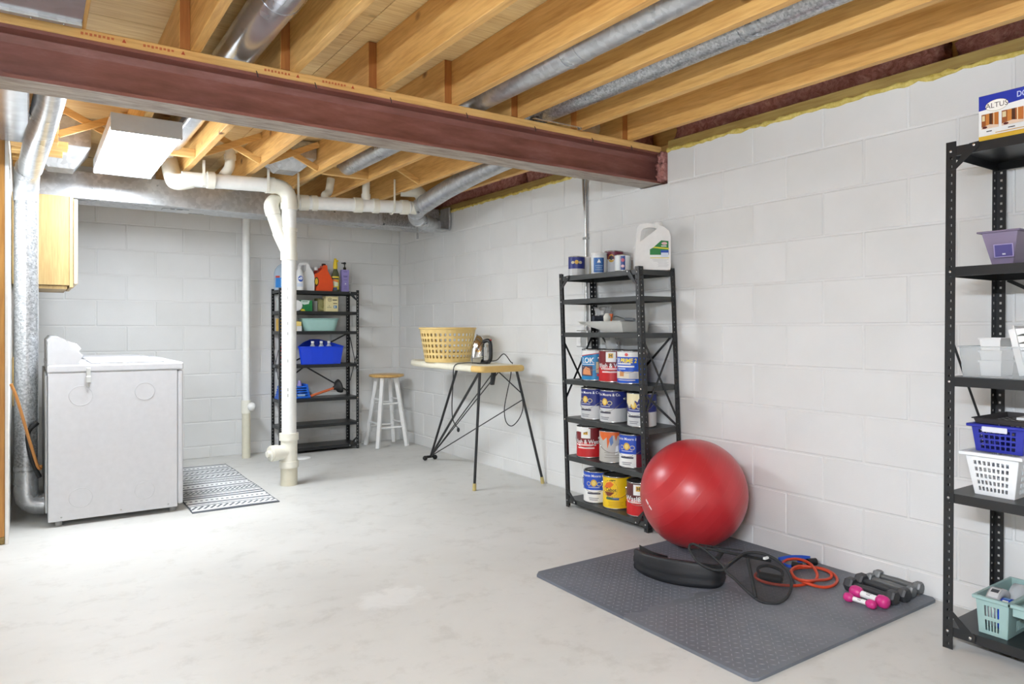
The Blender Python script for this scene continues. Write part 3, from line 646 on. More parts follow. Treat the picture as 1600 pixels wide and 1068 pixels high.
# =========================================================================================== STEEL SHELVING
def shelf_unit(label, loc, rz, W, D, Ht, levels, pw=.03, pitch=.0286, hole=.0085, shear=0., braces='back', lip=.028, cat='shelf', bmat=None):
    t = thing('shelf_unit', label, cat, loc, rz)
    sh = lambda mb: mb.map(lambda p: Vector((p.x-shear*p.z/Ht, p.y, p.z)))
    th = .0022
    def flange(mb, o, U, N):      # strip of width pw along U, height Ht, with a row of real holes
        o, U, N = Vector(o), Vector(U), Vector(N); Z = Vector((0, 0, 1)); m0, m1 = (pw-hole)/2, (pw+hole)/2
        n = int(Ht/pitch); zs = [0]; 
        for i in range(n):
            z = (i+.5)*pitch+.004
            if z+hole > Ht: break
            zs += [z-hole/2, z+hole/2]
        zs.append(Ht)
        for s_ in (0, 1):
            off = N*(th*s_); P = lambda u, z: o+U*u+Z*z+off
            V = []; Fc = []
            def quad(u0, u1, z0, z1):
                b = len(V); V.extend([P(u0, z0), P(u1, z0), P(u1, z1), P(u0, z1)]); Fc.append((b, b+1, b+2, b+3) if s_ == 0 else (b+3, b+2, b+1, b))
            for i in range(len(zs)-1):
                if i % 2 == 0: quad(0, pw, zs[i], zs[i+1])
                else: quad(0, m0, zs[i], zs[i+1]); quad(m1, pw, zs[i], zs[i+1])
            mb.add(V, Fc, False)
        for u in (0, pw):
            a = o+U*u; mb.add([a, a+N*th, a+N*th+Z*Ht, a+Z*Ht], [(0, 1, 2, 3)], False)
        mb.add([o+Z*Ht, o+U*pw+Z*Ht, o+U*pw+N*th+Z*Ht, o+N*th+Z*Ht], [(0, 1, 2, 3)], False)
    for ix in (0, 1):
        for iy in (0, 1):
            mb = MB(); x, y = ix*W, iy*D; dx = 1 if ix == 0 else -1; dy = 1 if iy == 0 else -1
            flange(mb, (x, y, 0), (dx, 0, 0), (0, dy, 0)); flange(mb, (x, y+dy*th, 0), (0, dy, 0), (dx, 0, 0)); sh(mb).build('post', BLACKM, t)
    e = th+.0005
    for z in levels:
        mb = MB(); x0, x1, y0, y1 = e, W-e, e, D-e
        mb.box(x0, x1, y0, y1, z-.0015, z)
        for a in ((x0, x1, y0, y0+.0015), (x0, x1, y1-.0015, y1), (x0, x0+.0015, y0, y1), (x1-.0015, x1, y0, y1)): mb.box(*a, z-lip, z-.0015)
        for a in ((x0+.002, x1-.002, y0+.0015, y0+.012),(x0+.002, x1-.002, y1-.012, y1-.0015)): mb.box(*a, z-lip, z-lip+.0015)
        o = sh(mb).build('shelf_board', bmat or BLACKM, t)
        for ix in (0, 1):
            x = pw*.5 if ix == 0 else W-pw*.5
            b = MB().sphere((x, -.0015, z-lip*.5), .0055, 8, 5, (1, .6, 1)); sh(b).build('bolt', STEEL, o)
    for z0, s_ in ((levels[0]-.004, -1), (levels[-1]-.02, 1)):
        for ix in (0, 1):
            x = 0 if ix == 0 else W; d = 1 if ix == 0 else -1
            b = MB().prism([(x+d*pw*.6, z0+s_*.075), (x+d*(pw*.6+.014), z0+s_*.075), (x+d*(pw+.075), z0+s_*.012), (x+d*(pw+.075), z0-s_*.006), (x+d*(pw+.045), z0-s_*.004)], -.0032, -.0006, 1)
            sh(b).build('gusset', BLACKM, t)
            sh(MB().sphere((x+d*(pw+.06), -.004, z0+s_*.004), .006, 8, 5, (1, .6, 1))).build('bolt', STEEL, t)
    def bar(p, q):
        p, q = Vector(p), Vector(q); d = q-p; M = Matrix.Translation(p) @ d.to_track_quat('X', 'Y' if abs(d.y) > 1e-6 else 'Z').to_matrix().to_4x4()
        sh(MB().box(0, d.length, -.0065, .0065, -.001, .001, M) if abs(d.y) > 1e-6 else MB().box(0, d.length, -.001, .001, -.0065, .0065, M)).build('brace', BLACKM, t)
    return t, bar
LA = [1.42, 1.275, 1.072, .782, .549, .314, .055]
SA, barA = shelf_unit('black steel shelf unit crowded with paint cans', (2.645, 3.635, 0), -PI/2, .745, .272, 1.437, LA, .031, .0286, .008, .075, bmat=plain((54, 56, 55), .4))
for x in (-.002, .747):
    barA((x, .02, LA[3]-.13), (x, .25, LA[2]-.02)); barA((x, .25, LA[4]+.04), (x, .02, LA[2]-.05)); 
barA((.06, .274, LA[2]-.02), (.40, .274, LA[3]-.05)); barA((.75*.93, .274, LA[2]-.02), (.06, .274, LA[4]-.0)); barA((.747, .02, LA[3]-.05),(.747,.25,LA[4]-.0))
LC = [1.432, 1.25, 1.073, .778, .478, .248, .05]
SCx, SCy = 1.712, 6.545
SC, barC = shelf_unit('black steel shelf unit holding laundry supplies behind the drain stack', (SCx, SCy, 0), 0, .70, .268, 1.448, LC, .026, .0286, .008)
barC((.69, .27, LC[2]-.02), (.12, .27, LC[3]-.02)); barC((.06, .27, LC[4]+.1), (.30, .27, LC[3]-.02)); barC((.30, .27, LC[3]-.03), (.69, .27, LC[4]+.03))
for x in (-.002, .702): barC((x, .03, LC[3]+.13), (x, .24, LC[4]+.13)); barC((x, .03, LC[4]+.18), (x, .24, LC[2]-.06))
LR = [1.716, 1.306, .931, .533, .077]
SR, barR = shelf_unit('tall black steel shelf unit stacked with baskets and bins', (2.517, 1.252, 0), -PI/2, .915, .385, 1.733, LR, .034, .0286, .0085, -.012, lip=.032)
barR((-.002, .03, LR[2]+.16), (-.002, .35, LR[3]+.12)); barR((.04, .387, LR[1]-.03), (.88, .387, LR[2]-.1)); barR((.04, .387, LR[2]-.25), (.88, .387, LR[2]-.02))

# =========================================================================================== STOOL
st = (fl(570.9, 694.5), fl(590.2, 700.8), fl(616.4, 689.6), fl(638.3, 696.3))
sc_ = sum(st, Vector())/4
t = thing('bar_stool', 'white legged bar stool with a round honey wood seat in the corner', 'stool', (sc_.x, sc_.y, 0))
SH = .672
MB().lathe([(.13, SH-.032), (.158, SH-.024), (.162, SH-.014), (.158, SH-.004), (.13, SH), (.01, SH)], n=40).build('seat', SEATW, t)
tops = []
for p in st:
    f = Vector((p.x-sc_.x, p.y-sc_.y, 0)); f = f.normalized()*.205; tp = f*.46; tp.z = SH-.033; tops.append((f, tp)); d = tp-f
    M = Matrix.Translation(f) @ d.to_track_quat('Z', 'Y').to_matrix().to_4x4() @ Matrix.Rotation(0, 4, 'Z')
    b = MB().bbox(-.0165, .0165, -.0165, .0165, 0, d.length, .002, M); b.map(lambda q: Vector((q.x, q.y, max(0, q.z)))); b.build('leg', WHITEP, t)
o4 = [0, 1, 3, 2]
for h, hh in ((.44, .40), (.21, .17)):
    for a in range(4):
        A_, B_ = tops[o4[a]], tops[o4[(a+1) % 4]]; z = (h if a % 2 == 0 else hh)+.02; k = z/SH
        MB().cyl(A_[0].lerp(A_[1], k), B_[0].lerp(B_[1], k), .0085, n=10).build('rung', WHITEP, t)

# =========================================================================================== IRONING BOARD
IB = Vector((2.60, 4.95, 0))
t = thing('ironing_board', 'old ironing board with tan pad and black wire legs by the block wall', 'ironing board', IB)
def ol(s_=1, dx=0): # plan outline of the board
    W = .178*s_; P = [(-W+.04, 4.295), (-W+.012, 4.305), (-W, 4.34), (-W, 4.44), (-W, 4.9)]+[(-W*math.cos(a)**.75, 4.98+.70*math.sin(a)) for a in [PI/2*i/9 for i in range(1, 9)]]+[(0, 5.68)]
    return [(x, y-IB.y) for x, y in P]+[(-x, y-IB.y) for x, y in P[-2::-1]]
b = MB(); n = len(ol()); rings = [(.93, .797), (1.0, .803), (1.02, .818), (1.0, .834), (.94, .842)]
for s_, z in rings: b.v += [(x*s_, y*(.985 if s_ < .95 else 1.0), z) for x, y in ol()]
for r in range(len(rings)-1):
    for i in range(n): b.f.append((r*n+i, r*n+(i+1) % n, (r+1)*n+(i+1) % n, (r+1)*n+i)); b.mi.append(1 if (b.v[r*n+i][1] < -.515 and b.v[r*n+(i+1) % n][1] < -.5) else 0); b.sm.append(True)
b.f.append(tuple(range(n))[::-1]); b.mi.append(0); b.sm.append(False); b.f.append(tuple(range((len(rings)-1)*n, len(rings)*n))); b.mi.append(0); b.sm.append(False)
b.build('padded_top', [PADCREAM, PADTAN], t)
hub = Vector((2.675, 5.60, .028))-IB
f2, f3 = fl(741.2, 766)-IB, fl(848, 755)-IB; f2.z = f3.z = .018
T2, T3, T1 = Vector((2.455, 4.375, .80))-IB, Vector((2.75, 4.375, .80))-IB, Vector((2.46, 4.72, .80))-IB; T1b = T1+Vector((.22, 0, 0))
for a, q, r in ((f2, T2, .0095), (f3, T3, .0095), (hub, T1, .0095), (hub, T2+Vector((.01, .02, 0)), .0095)): MB().cyl(a, q, r, n=12).build('leg', BLACKM, t)
mid3 = f3.lerp(T3, .74)
for q in (Vector((2.60, 4.43, .798))-IB, Vector((2.64, 4.43, .795))-IB, mid3): MB().cyl(hub+Vector((0, -.02, .01)), q, .0042, n=8).build('brace_rod', BLACKM, t)
MB().cyl(Vector((2.63, 4.43, .797))-IB, mid3+Vector((0, 0, .03)), .0042, n=8).build('brace_rod', BLACKM, t)
M = Matrix.Translation(Vector((2.60, 4.46, .70))-IB); MB().prism([(-.01, 0), (.012, 0), (.03, .096), (.0, .096)], -.012, .012, 1).map(lambda p: M @ p).build('lock_lever', BLACKM, t)
b = MB().cyl(hub+Vector((-.05, 0, 0)), hub+Vector((.04, 0, 0)), .011, n=12).sphere(hub+Vector((-.05, 0, -.008)), .02, 12, 8).sphere(hub+Vector((.04, 0, -.008)), .02, 12, 8); b.build('foot_bar', BLACKP, t)
for p, q in ((f2, T2), (f3, T3)): MB().cyl(Vector((p.x, p.y, 0)), p+(q-p).normalized()*.03, .013, .012, n=12).build('foot_cap', plain((190, 172, 110), .6), t)
# laundry basket
def wovenbasket():
    c = Vector((2.575, 5.09, .843)); t = thing('laundry_basket', 'tan plastic laundry basket with a grid of square holes on the ironing board', 'basket', c)
    r0, r1, Hh, n = .170, .212, .262, 36; mb = MB(); rows = [0, .035]
    for k in range(5): z = .035+k*.042; rows += [z+.022, z+.042]
    rows[-1] = .235; rows.append(Hh-.012)
    R = lambda z: r0+(r1-r0)*z/Hh
    def P(i, z, e=0): a = 2*PI*i/n; return ((R(z)+e)*math.cos(a), (R(z)+e)*math.sin(a), z)
    zs = [0, .030]
    for k in range(5): zs += [.030+.041*k+.023, .030+.041*(k+1)]
    zs.append(Hh-.012)
    for r in range(len(zs)-1):
        hole = r % 2 == 1 and r < 11
        for i in range(n):
            for s_ in (0, .003):
                a0, a1 = (i, i+1) if not hole else (i, i+.46)
                V = [P(a0, zs[r], s_), P(a1, zs[r], s_), P(a1, zs[r+1], s_), P(a0, zs[r+1], s_)]; mb.add(V, [(0, 1, 2, 3) if s_ else (3, 2, 1, 0)], False)
    mb.build('side_wall', CREAM, t)
    MB().lathe([(r0+.001, 0), (r0+.001, .004), (.01, .004)], n=36).build('base', CREAM, t)
    MB().tube([(R(Hh)*math.cos(2*PI*i/40), R(Hh)*math.sin(2*PI*i/40), Hh-.008) for i in range(40)], .0085, 8, closed=True).build('rim', CREAM, t)
wovenbasket()
# clothes iron standing on its heel
ic = rw(752, 565, 2.62); IZ = .843
t = thing('clothes_iron', 'chrome clothes iron with black handle standing on its heel', 'iron', (2.60, ic.y-.01, IZ), 0.35)
prof = [(-.055, 0), (-.058, .05), (-.052, .11), (-.034, .165), (-.01, .205), (0, .212), (.01, .205), (.034, .165), (.052, .11), (.058, .05), (.055, 0)]
MB().prism(prof, .018, .026, 1).build('soleplate', CHROME, t)
b = MB(); n = len(prof)
for y, s_ in ((.018, .97), (-.005, .93), (-.028, .80), (-.045, .55), (-.052, .25)): b.v += [(x*s_, y, .0+(z-.085)*(s_**.8)+.085 if z > 0 else (1-s_)*.03) for x, z in prof]
for r in range(4):
    for i in range(n): b.f.append((r*n+i, (r)*n+(i+1) % n, (r+1)*n+(i+1) % n, (r+1)*n+i)); b.mi.append(0); b.sm.append(True)
b.f.append(tuple(range(4*n, 5*n))); b.mi.append(0); b.sm.append(False)
b.build('chrome_shell', CHROME, t)
MB().tube(spline([(0, -.03, .155), (0, -.075, .168), (0, -.10, .15), (0, -.105, .08), (0, -.10, .03), (0, -.07, .012), (0, -.03, .012)], 5), .014, 12).build('handle', BLACKP, t)
MB().bbox(-.035, .035, -.075, .0, .0, .014, .003).build('heel_rest', BLACKP, t)
MB().bbox(-.012, .012, -.056, -.050, .05, .12, .002).build('dial_plate', plain((210, 210, 206), .25, .6), t)
MB().cyl((0, -.098, .17), (0, -.11, .172), .006, n=10).build('button', plain((170, 30, 30), .4), t)
q0 = Vector((2.60, ic.y-.01, IZ)); cc = [q0+Vector((.03, -.09, .02)), q0+Vector((-.02, -.13, .008)), Vector((2.47, 4.62, .852)), Vector((2.41, 4.66, .83)), Vector((2.405, 4.67, .72)), Vector((2.40, 4.68, .55)), Vector((2.42, 4.70, .44)), Vector((2.44, 4.66, .385))]
c1 = MB().tube([p-q0 for p in spline(cc, 8)], .0036, 8).sphere(Vector((2.44, 4.66, .375))-q0, .011, 10, 6, (1, 1, 1.6))
cc2 = [q0+Vector((.03, -.09, .02)), q0+Vector((.05, -.16, .03)), q0+Vector((.06, -.24, .075)), q0+Vector((.08, -.30, .02)), Vector((2.775, 4.47, .848)), rw(799, 578, 2.80), rw(797, 592, 2.805), rw(792, 615, 2.80), rw(788, 640, 2.79), rw(791, 659, 2.79), rw(800, 665, 2.80), rw(811, 654, 2.82), rw(817, 638, 2.83), rw(816, 622, 2.83)]
tr = t.matrix_basis.copy()
Mi = Matrix.Translation(q0) @ Matrix.Rotation(.35, 4, 'Z')
c1.map(lambda p: Mi.inverted() @ (p+q0)).build('power_cord', BLACKP, t)
MB().tube([Mi.inverted() @ p for p in spline(cc2, 8)], .0036, 8).build('power_cord', BLACKP, t)
# =========================================================================================== PAINT SHELF
def bev(o, wd, seg=3, lim=None):
    m = o.modifiers.new('soft', 'BEVEL'); m.width = wd; m.segments = seg; m.limit_method = 'ANGLE'; m.angle_limit = .6 if lim is None else lim
    for p in o.data.polygons: p.use_smooth = True
    return o
def solid(o, th, off=0):
    m = o.modifiers.new('thick', 'SOLIDIFY'); m.thickness = th; m.offset = off; return o
NAVY, BLUE, RED, MAR, WHT, SIL, GOLD, YEL, ORG, CYB, DK = (30, 42, 120), (28, 78, 190), (198, 30, 34), (118, 28, 34), (236, 236, 232), (205, 206, 206), (214, 170, 60), (238, 198, 24), (224, 106, 42), (20, 130, 188), (40, 40, 46)
def can(label, px, X, z, spec, r=.0825, h=.19, off=0., bail=True, group=None, body=STEEL, lid=STEEL, Y=None):
    Yc = rw(px, 500, X).y if Y is None else Y
    t = thing('paint_can', label, 'paint can', (X, Yc, z+.0006), 0, group)
    phi = math.atan2(-Yc, -X)
    MB().lathe([(r-.003, 0), (r, .003), (r-.001, .006), (r-.001, h-.006), (r+.001, h-.004), (r, h-.001), (r-.004, h)], n=40).build('body', body, t)
    MB().lathe([(r-.006, h-.004), (r-.008, h+.001), (r-.016, h+.002), (r-.018, h-.002), (.01, h-.002)], n=40).build('lid', lid, t)
    decals(t, spec, cylmap(r-.001, phi+off, 0))
    if bail:
        a = phi+off+PI/2; ax = Vector((math.cos(a), math.sin(a), 0)); fr = Vector((math.cos(phi+off), math.sin(phi+off), 0)); k = r+.004
        pts = [ax*(k*math.cos(q))+fr*(k*.98*math.sin(q))+Vector((0, 0, h*.74-.075*math.sin(q))) for q in [PI*i/16 for i in range(17)]]
        MB().tube(pts, .0014, 6).build('bail_handle', STEEL, t)
        for s_ in (-1, 1): MB().cyl(ax*(r-.001)*s_+Vector((0, 0, h*.74)), ax*(r+.006)*s_+Vector((0, 0, h*.74)), .010, .007, n=14).build('bail_ear', STEEL, t)
    return t
FULL = PI*.0815
def bars(u, v, w_, n, dv, col, hgt=.004): return [('r', u-w_/2*(1-.12*(i % 2)), u+w_/2*(1-.2*(i % 3 == 1)), v-i*dv, v-i*dv+hgt, col) for i in range(n)]
def bm_spec(top=NAVY, low=SIL, split=.085, txt=True):
    s_ = [('r', -FULL, FULL, split, .182, top), ('r', -FULL, FULL, .008, split, low)]
    s_ += [('t', 'Benjamin Moore & Co.', 0, .163, .021, WHT, .012), ('e', 0, .122, .019, .021, GOLD), ('e', 0, .122, .012, .014, (228, 206, 120))]
    for sx_ in (-1, 1): s_ += [('e', sx_*.033, .116, .015, .013, (196, 186, 150)), ('e', sx_*.033, .116, .011, .009, top)]
    s_ += bars(0, .094, .07, 1, .01, (190, 196, 214))+bars(0, .055, .08, 1, .01, (70, 70, 84), .010)+bars(0, .03, .06, 2, .01, (120, 120, 128))
    return s_
def ww_spec(top=MAR):
    return [('r', -FULL, FULL, .095, .182, top), ('r', -FULL, FULL, .008, .095, RED), ('r', -.030, .030, .120, .178, WHT), ('r', -.014, .014, .142, .170, GOLD), ('t', 'H', 0, .156, .026, DK, .03), ('t', 'Wash & Wear', 0, .098, .036, WHT, .015, .85)]+bars(0, .076, .13, 1, .012, (240, 214, 206), .008)+bars(0, .058, .11, 1, .012, (240, 214, 206), .008)
G3, G4, G5, G6 = 'cans on the top shelf', 'cans with printed labels', 'cans on the middle shelf', 'cans on the low shelf'
XC = 2.745; YM = rw(957.5, 500, 2.745).y
L4, L5, L6, L7 = LA[3], LA[4], LA[5], LA[6]
can('bright blue paint can lettered LOK on the shelf under the paint tray', 930, XC, L4, [('r', -FULL, FULL, .008, .182, CYB), ('p', [(-.09, .182), (.05, .182), (.05, .170), (-.09, .150)], WHT), ('p', [(-.09, .150), (.05, .170), (.05, .166), (-.09, .145)], RED), ('t', 'LOK', -.03, .122, .044, WHT, .03), ('r', -.085, .015, .098, .102, WHT), ('r', -.085, .004, .03, .090, (90, 60, 70)), ('p', [(-.07, .04), (-.005, .036), (-.012, .075), (-.04, .085), (-.065, .065)], (226, 150, 100)), ('r', .025, .045, .05, .115, (200, 196, 160)), ('p', [(.03, .03), (.07, .026), (.07, .04), (.03, .045)], (196, 50, 50))], off=-.25, group=G4, Y=YM+.167)
can('red and maroon paint can with a gold H on a white square', 957, XC, L4, ww_spec(), off=-.15, group=G4, Y=YM)
can('blue and white primer can lettered PRIME 2', 985, XC, L4, [('r', -FULL, FULL, .008, .182, (24, 84, 196)), ('r', -FULL, FULL, .154, .182, WHT), ('e', -.005, .167, .010, .009, (222, 96, 96)), ('t', 'UR', -.068, .132, .034, WHT, .03, .8, .15), ('t', 'PRIME 2', .005, .132, .034, (246, 222, 30), .03, .85, .15)]+bars(-.03, .112, .10, 1, .012, WHT, .007)+bars(-.02, .096, .12, 1, .012, WHT, .009)+bars(-.04, .084, .06, 1, .01, (190, 210, 240), .006)+[('r', -.09, .075, .032, .072, (222, 214, 196)), ('r', -.05, -.02, .045, .072, (206, 140, 82)), ('r', .01, .06, .035, .066, (196, 196, 200))]+bars(-.01, .022, .11, 1, .01, WHT), off=-.3, group=G4, Y=YM-.167)
can('navy and silver paint can in front of a slanted black brace', 929, XC, L5, bm_spec(), off=-.75, group=G5)
can('navy and silver paint can standing in the middle of three', 959, XC, L5, bm_spec(), off=-.7, group=G5)
can('navy and white paint can with cream paint running down its label', 1003, XC, L5, bm_spec()+[('p', [(-.12, .185), (.05, .185), (.035, .165), (.025, .14), (.01, .15), (.0, .118), (-.015, .13), (-.03, .108), (-.06, .13), (-.12, .13)], (232, 220, 180))], off=-.6, group=G5)
can('red paint can lettered Wash & Wear with white paint over its rim', 922, XC, L6, ww_spec()+[('p', [(-.16, .186), (.02, .186), (.015, .162), (-.01, .155), (-.05, .158), (-.16, .150)], WHT)], off=-.35, lid=BLACKM, group=G6)
can('dented silver paint can streaked with orange drips', 957, XC, L6, [('r', -FULL, FULL, .008, .182, (186, 182, 174)), ('p', [(-.10, .184), (.10, .184), (.10, .168), (.03, .160), (.02, .13), (.01, .165), (-.01, .15), (-.03, .085), (-.035, .15), (-.06, .13), (-.10, .165)], ORG), ('p', [(-.02, .14), (.0, .165), (.005, .12), (-.01, .10)], (90, 120, 170)), ('p', [(.02, .10), (.05, .11), (.04, .06), (.015, .05)], WHT)]+bars(0, .06, .1, 3, .014, (150, 146, 138)), off=0, r=.078, h=.186, group=G6)
can('bright blue and white paint can with a wire handle on the low shelf', 990, XC, L6, bm_spec(BLUE, WHT, .08)+[('r', .055, FULL, .008, .08, (110, 30, 44)), ('r', .055, FULL, .08, .182, (26, 28, 90))], off=-.5, group=G6)
can('bright blue and white paint can standing on the bottom shelf', 933, XC, L7, bm_spec(BLUE, WHT, .08)+[('r', .06, .12, .008, .05, (206, 210, 40))], off=-.25, lid=BLACKM, group='cans on the bottom shelf')
can('yellow stain can lettered Cabot on the bottom shelf', 964, XC, L7, [('r', -FULL, FULL, .008, .182, YEL), ('e', -.035, .118, .048, .050, (70, 84, 60)), ('e', -.035, .118, .043, .045, (240, 190, 60)), ('p', [(-.08, .12), (-.06, .15), (-.03, .16), (-.01, .145), (-.03, .125)], (226, 110, 40)), ('p', [(-.075, .10), (-.005, .10), (-.03, .078), (-.05, .078)], (120, 56, 40)), ('t', 'Cabot', -.03, .112, .028, DK, .02), ('r', -.06, .02, .056, .070, (60, 100, 70)), ('r', -.015, .02, .056, .070, (44, 84, 140)), ('r', -.03, .0, .166, .171, (60, 70, 30))]+bars(0, .04, .09, 3, .009, (206, 160, 30), .003)+[('r', .06, .075, .02, .05, (190, 90, 50))], off=-.1, lid=BLACKM, group='cans on the bottom shelf')
can('red and brown paint can lettered Wash behind the red ball', 1002, XC, L7, ww_spec((92, 44, 44))[:-3]+[('t', 'Wash', -.04, .098, .040, WHT, .015), ('t', '& Wear', .06, .098, .04, WHT, .015)]+bars(-.03, .076, .09, 1, .012, (240, 214, 206), .007), off=-.2, lid=BLACKM, group='cans on the bottom shelf')
# top shelf
L1 = LA[0]; FQ = PI*.053
can('small blue and silver paint can by the shelf corner', 901, 2.72, L1, [('r', -FQ, FQ, .045, .118, NAVY), ('r', -FQ, FQ, .006, .045, SIL), ('e', 0, .085, .012, .013, GOLD)]+[('e', s_*.024, .083, .011, .009, (200, 190, 160)) for s_ in (-1, 1)], .052, .122, bail=False, group=G3, lid=BLACKM)
can('plain white can with paint drips behind the little blue can', 920, 2.85, L1, [('r', -FQ, FQ, .004, .126, (232, 231, 224)), ('p', [(.01, .124), (.02, .124), (.012, .02), (.004, .02)], (214, 200, 150))], .05, .128, bail=False, group=G3, body=WHITEP, lid=WHITEP)
can('white paint tub with a blue label on the top shelf', 936, 2.75, L1, [('r', -FQ, FQ, .004, .118, (226, 228, 228)), ('r', -.035, .03, .012, .10, (60, 110, 176)), ('r', .022, .03, .012, .10, (30, 60, 130)), ('p', [(-.012, .07), (.012, .07), (0, .092)], WHT)]+bars(0, .05, .045, 3, .012, (170, 200, 226), .003), .05, .132, bail=False, group=G3, body=WHITEP, lid=plain((190, 192, 192), .4))
can('white quart can with a maroon band and gold medallion', 959, 2.855, L1, [('r', -FQ*1.2, FQ*1.2, .006, .095, (222, 224, 228)), ('r', -FQ*1.2, FQ*1.2, .095, .142, (116, 36, 60)), ('e', -.015, .10, .020, .024, GOLD), ('e', -.015, .104, .010, .014, DK)], .058, .148, bail=False, group=G3)
can('little paint can with a navy stripe beside the white jug', 973, 2.715, L1, [('r', -FQ, FQ, .005, .09, (218, 222, 222)), ('r', -.016, .014, .008, .088, (32, 62, 136)), ('e', .0, .064, .010, .010, (196, 90, 110)), ('e', .0, .03, .010, .008, (210, 170, 180))], .047, .096, bail=False, group=G3)
# big white jug
t = thing('cleaner_jug', 'big white cleaner jug with a green label on the paint shelf', 'jug', (2.78, 3.005, L1+.0008), -.62)
o = MB().prism([(-.095, 0), (.095, 0), (.098, .02), (.098, .185), (.088, .215), (.06, .238), (.03, .245), (.018, .222), (-.058, .165), (-.098, .135), (-.098, .02)], -.055, .055, 1).build('body', WHITEP, t); bev(o, .016, 4)
bev(MB().prism([(-.096, .12), (-.07, .15), (-.062, .215), (-.052, .232), (-.02, .238), (.035, .236), (.035, .255), (-.03, .262), (-.07, .255), (-.086, .235)], -.018, .018, 1).build('handle', WHITEP, t), .008, 3)
MB().lathe([(.024, .232), (.024, .240), (.026, .243), (.026, .268), (.022, .272), (.01, .272)], (.035, 0, 0), n=24).build('cap', WHITEP, t)
GR = (34, 128, 62)
decals(t, [('p', [(-.018, .082), (-.018, .112), (.0, .122), (.045, .162), (.085, .158), (.085, .082)], GR), ('p', [(-.004, .120), (.088, .112), (.088, .120), (.006, .127)], (214, 206, 60)), ('e', .062, .145, .016, .008, (226, 190, 190)), ('r', .044, .074, .128, .133, WHT), ('r', .042, .086, .084, .108, (40, 80, 170)), ('r', .044, .084, .070, .094, (210, 220, 236)), ('r', -.016, .088, .063, .067, (224, 208, 96))]+bars(.04, .054, .09, 2, .007, (196, 196, 196), .002)+bars(.055, .040, .06, 5, .006, (190, 190, 192), .0015), planemap((0, -.0552, 0), (1, 0, 0), (0, 0, 1), (0, -1, 0)), eps=.0004)
# paint tray with tools
L3 = LA[2]
t = thing('paint_tray', 'splattered metal paint roller tray on the black shelf', 'paint tray', (2.70, 3.33, L3+.001))
def traymesh():
    V = []; n = 12; Wx = .105
    for i in range(n+1):
        y = .26-.40*i/n; zb = .048*(max(0, (y+.02)/.28))**1.0 if y > -.02 else 0
        zb = .0 if y < -.0 else .05*(y/.26)
        V += [(-Wx+.012, y, zb+.002), (-Wx, y, .062), (-Wx-.012, y, .064), (Wx-.012, y, zb+.002), (Wx, y, .062), (Wx+.012, y, .064)]
    mb = MB(); mb.add(V, [])
    F_ = []
    for i in range(n):
        a, b = i*6, (i+1)*6; F_ += [(a, b, b+3, a+3), (a+1, b+1, b, a), (a+2, b+2, b+1, a+1), (a+3, b+3, b+4, a+4), (a+4, b+4, b+5, a+5)]
    e = n*6; F_ += [(e, e+1, e+4, e+3)]
    for f in F_: mb.f.append(f); mb.mi.append(0); mb.sm.append(False)
    return mb
solid(traymesh().map(lambda p: Vector((p.x+.085, p.y-.04, p.z+.001))).build('pan', plain((206, 206, 200), .35, .3), t), .002)
q = Vector((.07, .12, .062))
tp = t.location
def on(loc): return (tp.x+loc[0], tp.y+loc[1], tp.z+loc[2])
k = thing('paint_roller', 'dark paint roller with a chrome frame lying in the tray', 'paint roller', on((.085, .10, .068))); MB().cyl((-.05, .05, .016), (.05, .03, .016), .018, n=18).build('cover', plain((58, 62, 72), .9), k); MB().tube([(.05, .03, .016), (.062, .03, .02), (.06, -.04, .03), (.03, -.16, .01)], .003, 8).build('frame', STEEL, k); MB().cyl((.03, -.16, .01), (.01, -.26, .006), .010, n=12).build('handle', plain((120, 124, 128), .5), k)
k = thing('foam_brush', 'white foam brush resting on the paint tray rim', 'brush', on((.03, .01, .068))); MB().lathe([(.004, 0), (.02, .006), (.022, .03), (.012, .05), (.004, .052)], (0, 0, -.006), n=16).build('head', plain((240, 238, 226), .8), k)
k = thing('orange_scraper', 'orange plastic scraper standing in the paint tray', 'scraper', on((.075, .045, .066))); MB().prism([(-.02, 0), (.02, 0), (.034, .045), (-.034, .045)], -.004, .004, 0).build('blade', plain(ORG, .5), k)
k = thing('plastic_bag', 'crumpled clear plastic bag bunched behind the tray tools', 'bag', on((.10, .13, .10))); lumpy(-.03, .03, -.05, .05, 0, .05, .012, 5, 5, 7, 5).build('film', m_glassy((220, 220, 218), .45, .2, 'film'), k)
# white pail standing behind the cans
t = thing('white_pail', 'white pail with a wire bail standing behind the labelled cans', 'pail', (2.872, rw(957, 560, 2.872).y, L4+.001))
MB().lathe([(.036, 0), (.038, .003), (.043, .235), (.0445, .238), (.0445, .246), (.02, .246)], n=30).build('bucket', WHITEP, t)
MB().tube([(0, .046*math.cos(a), .20+.07*math.sin(a)) for a in [PI*i/14 for i in range(15)]], .0015, 6).build('bail_handle', STEEL, t)

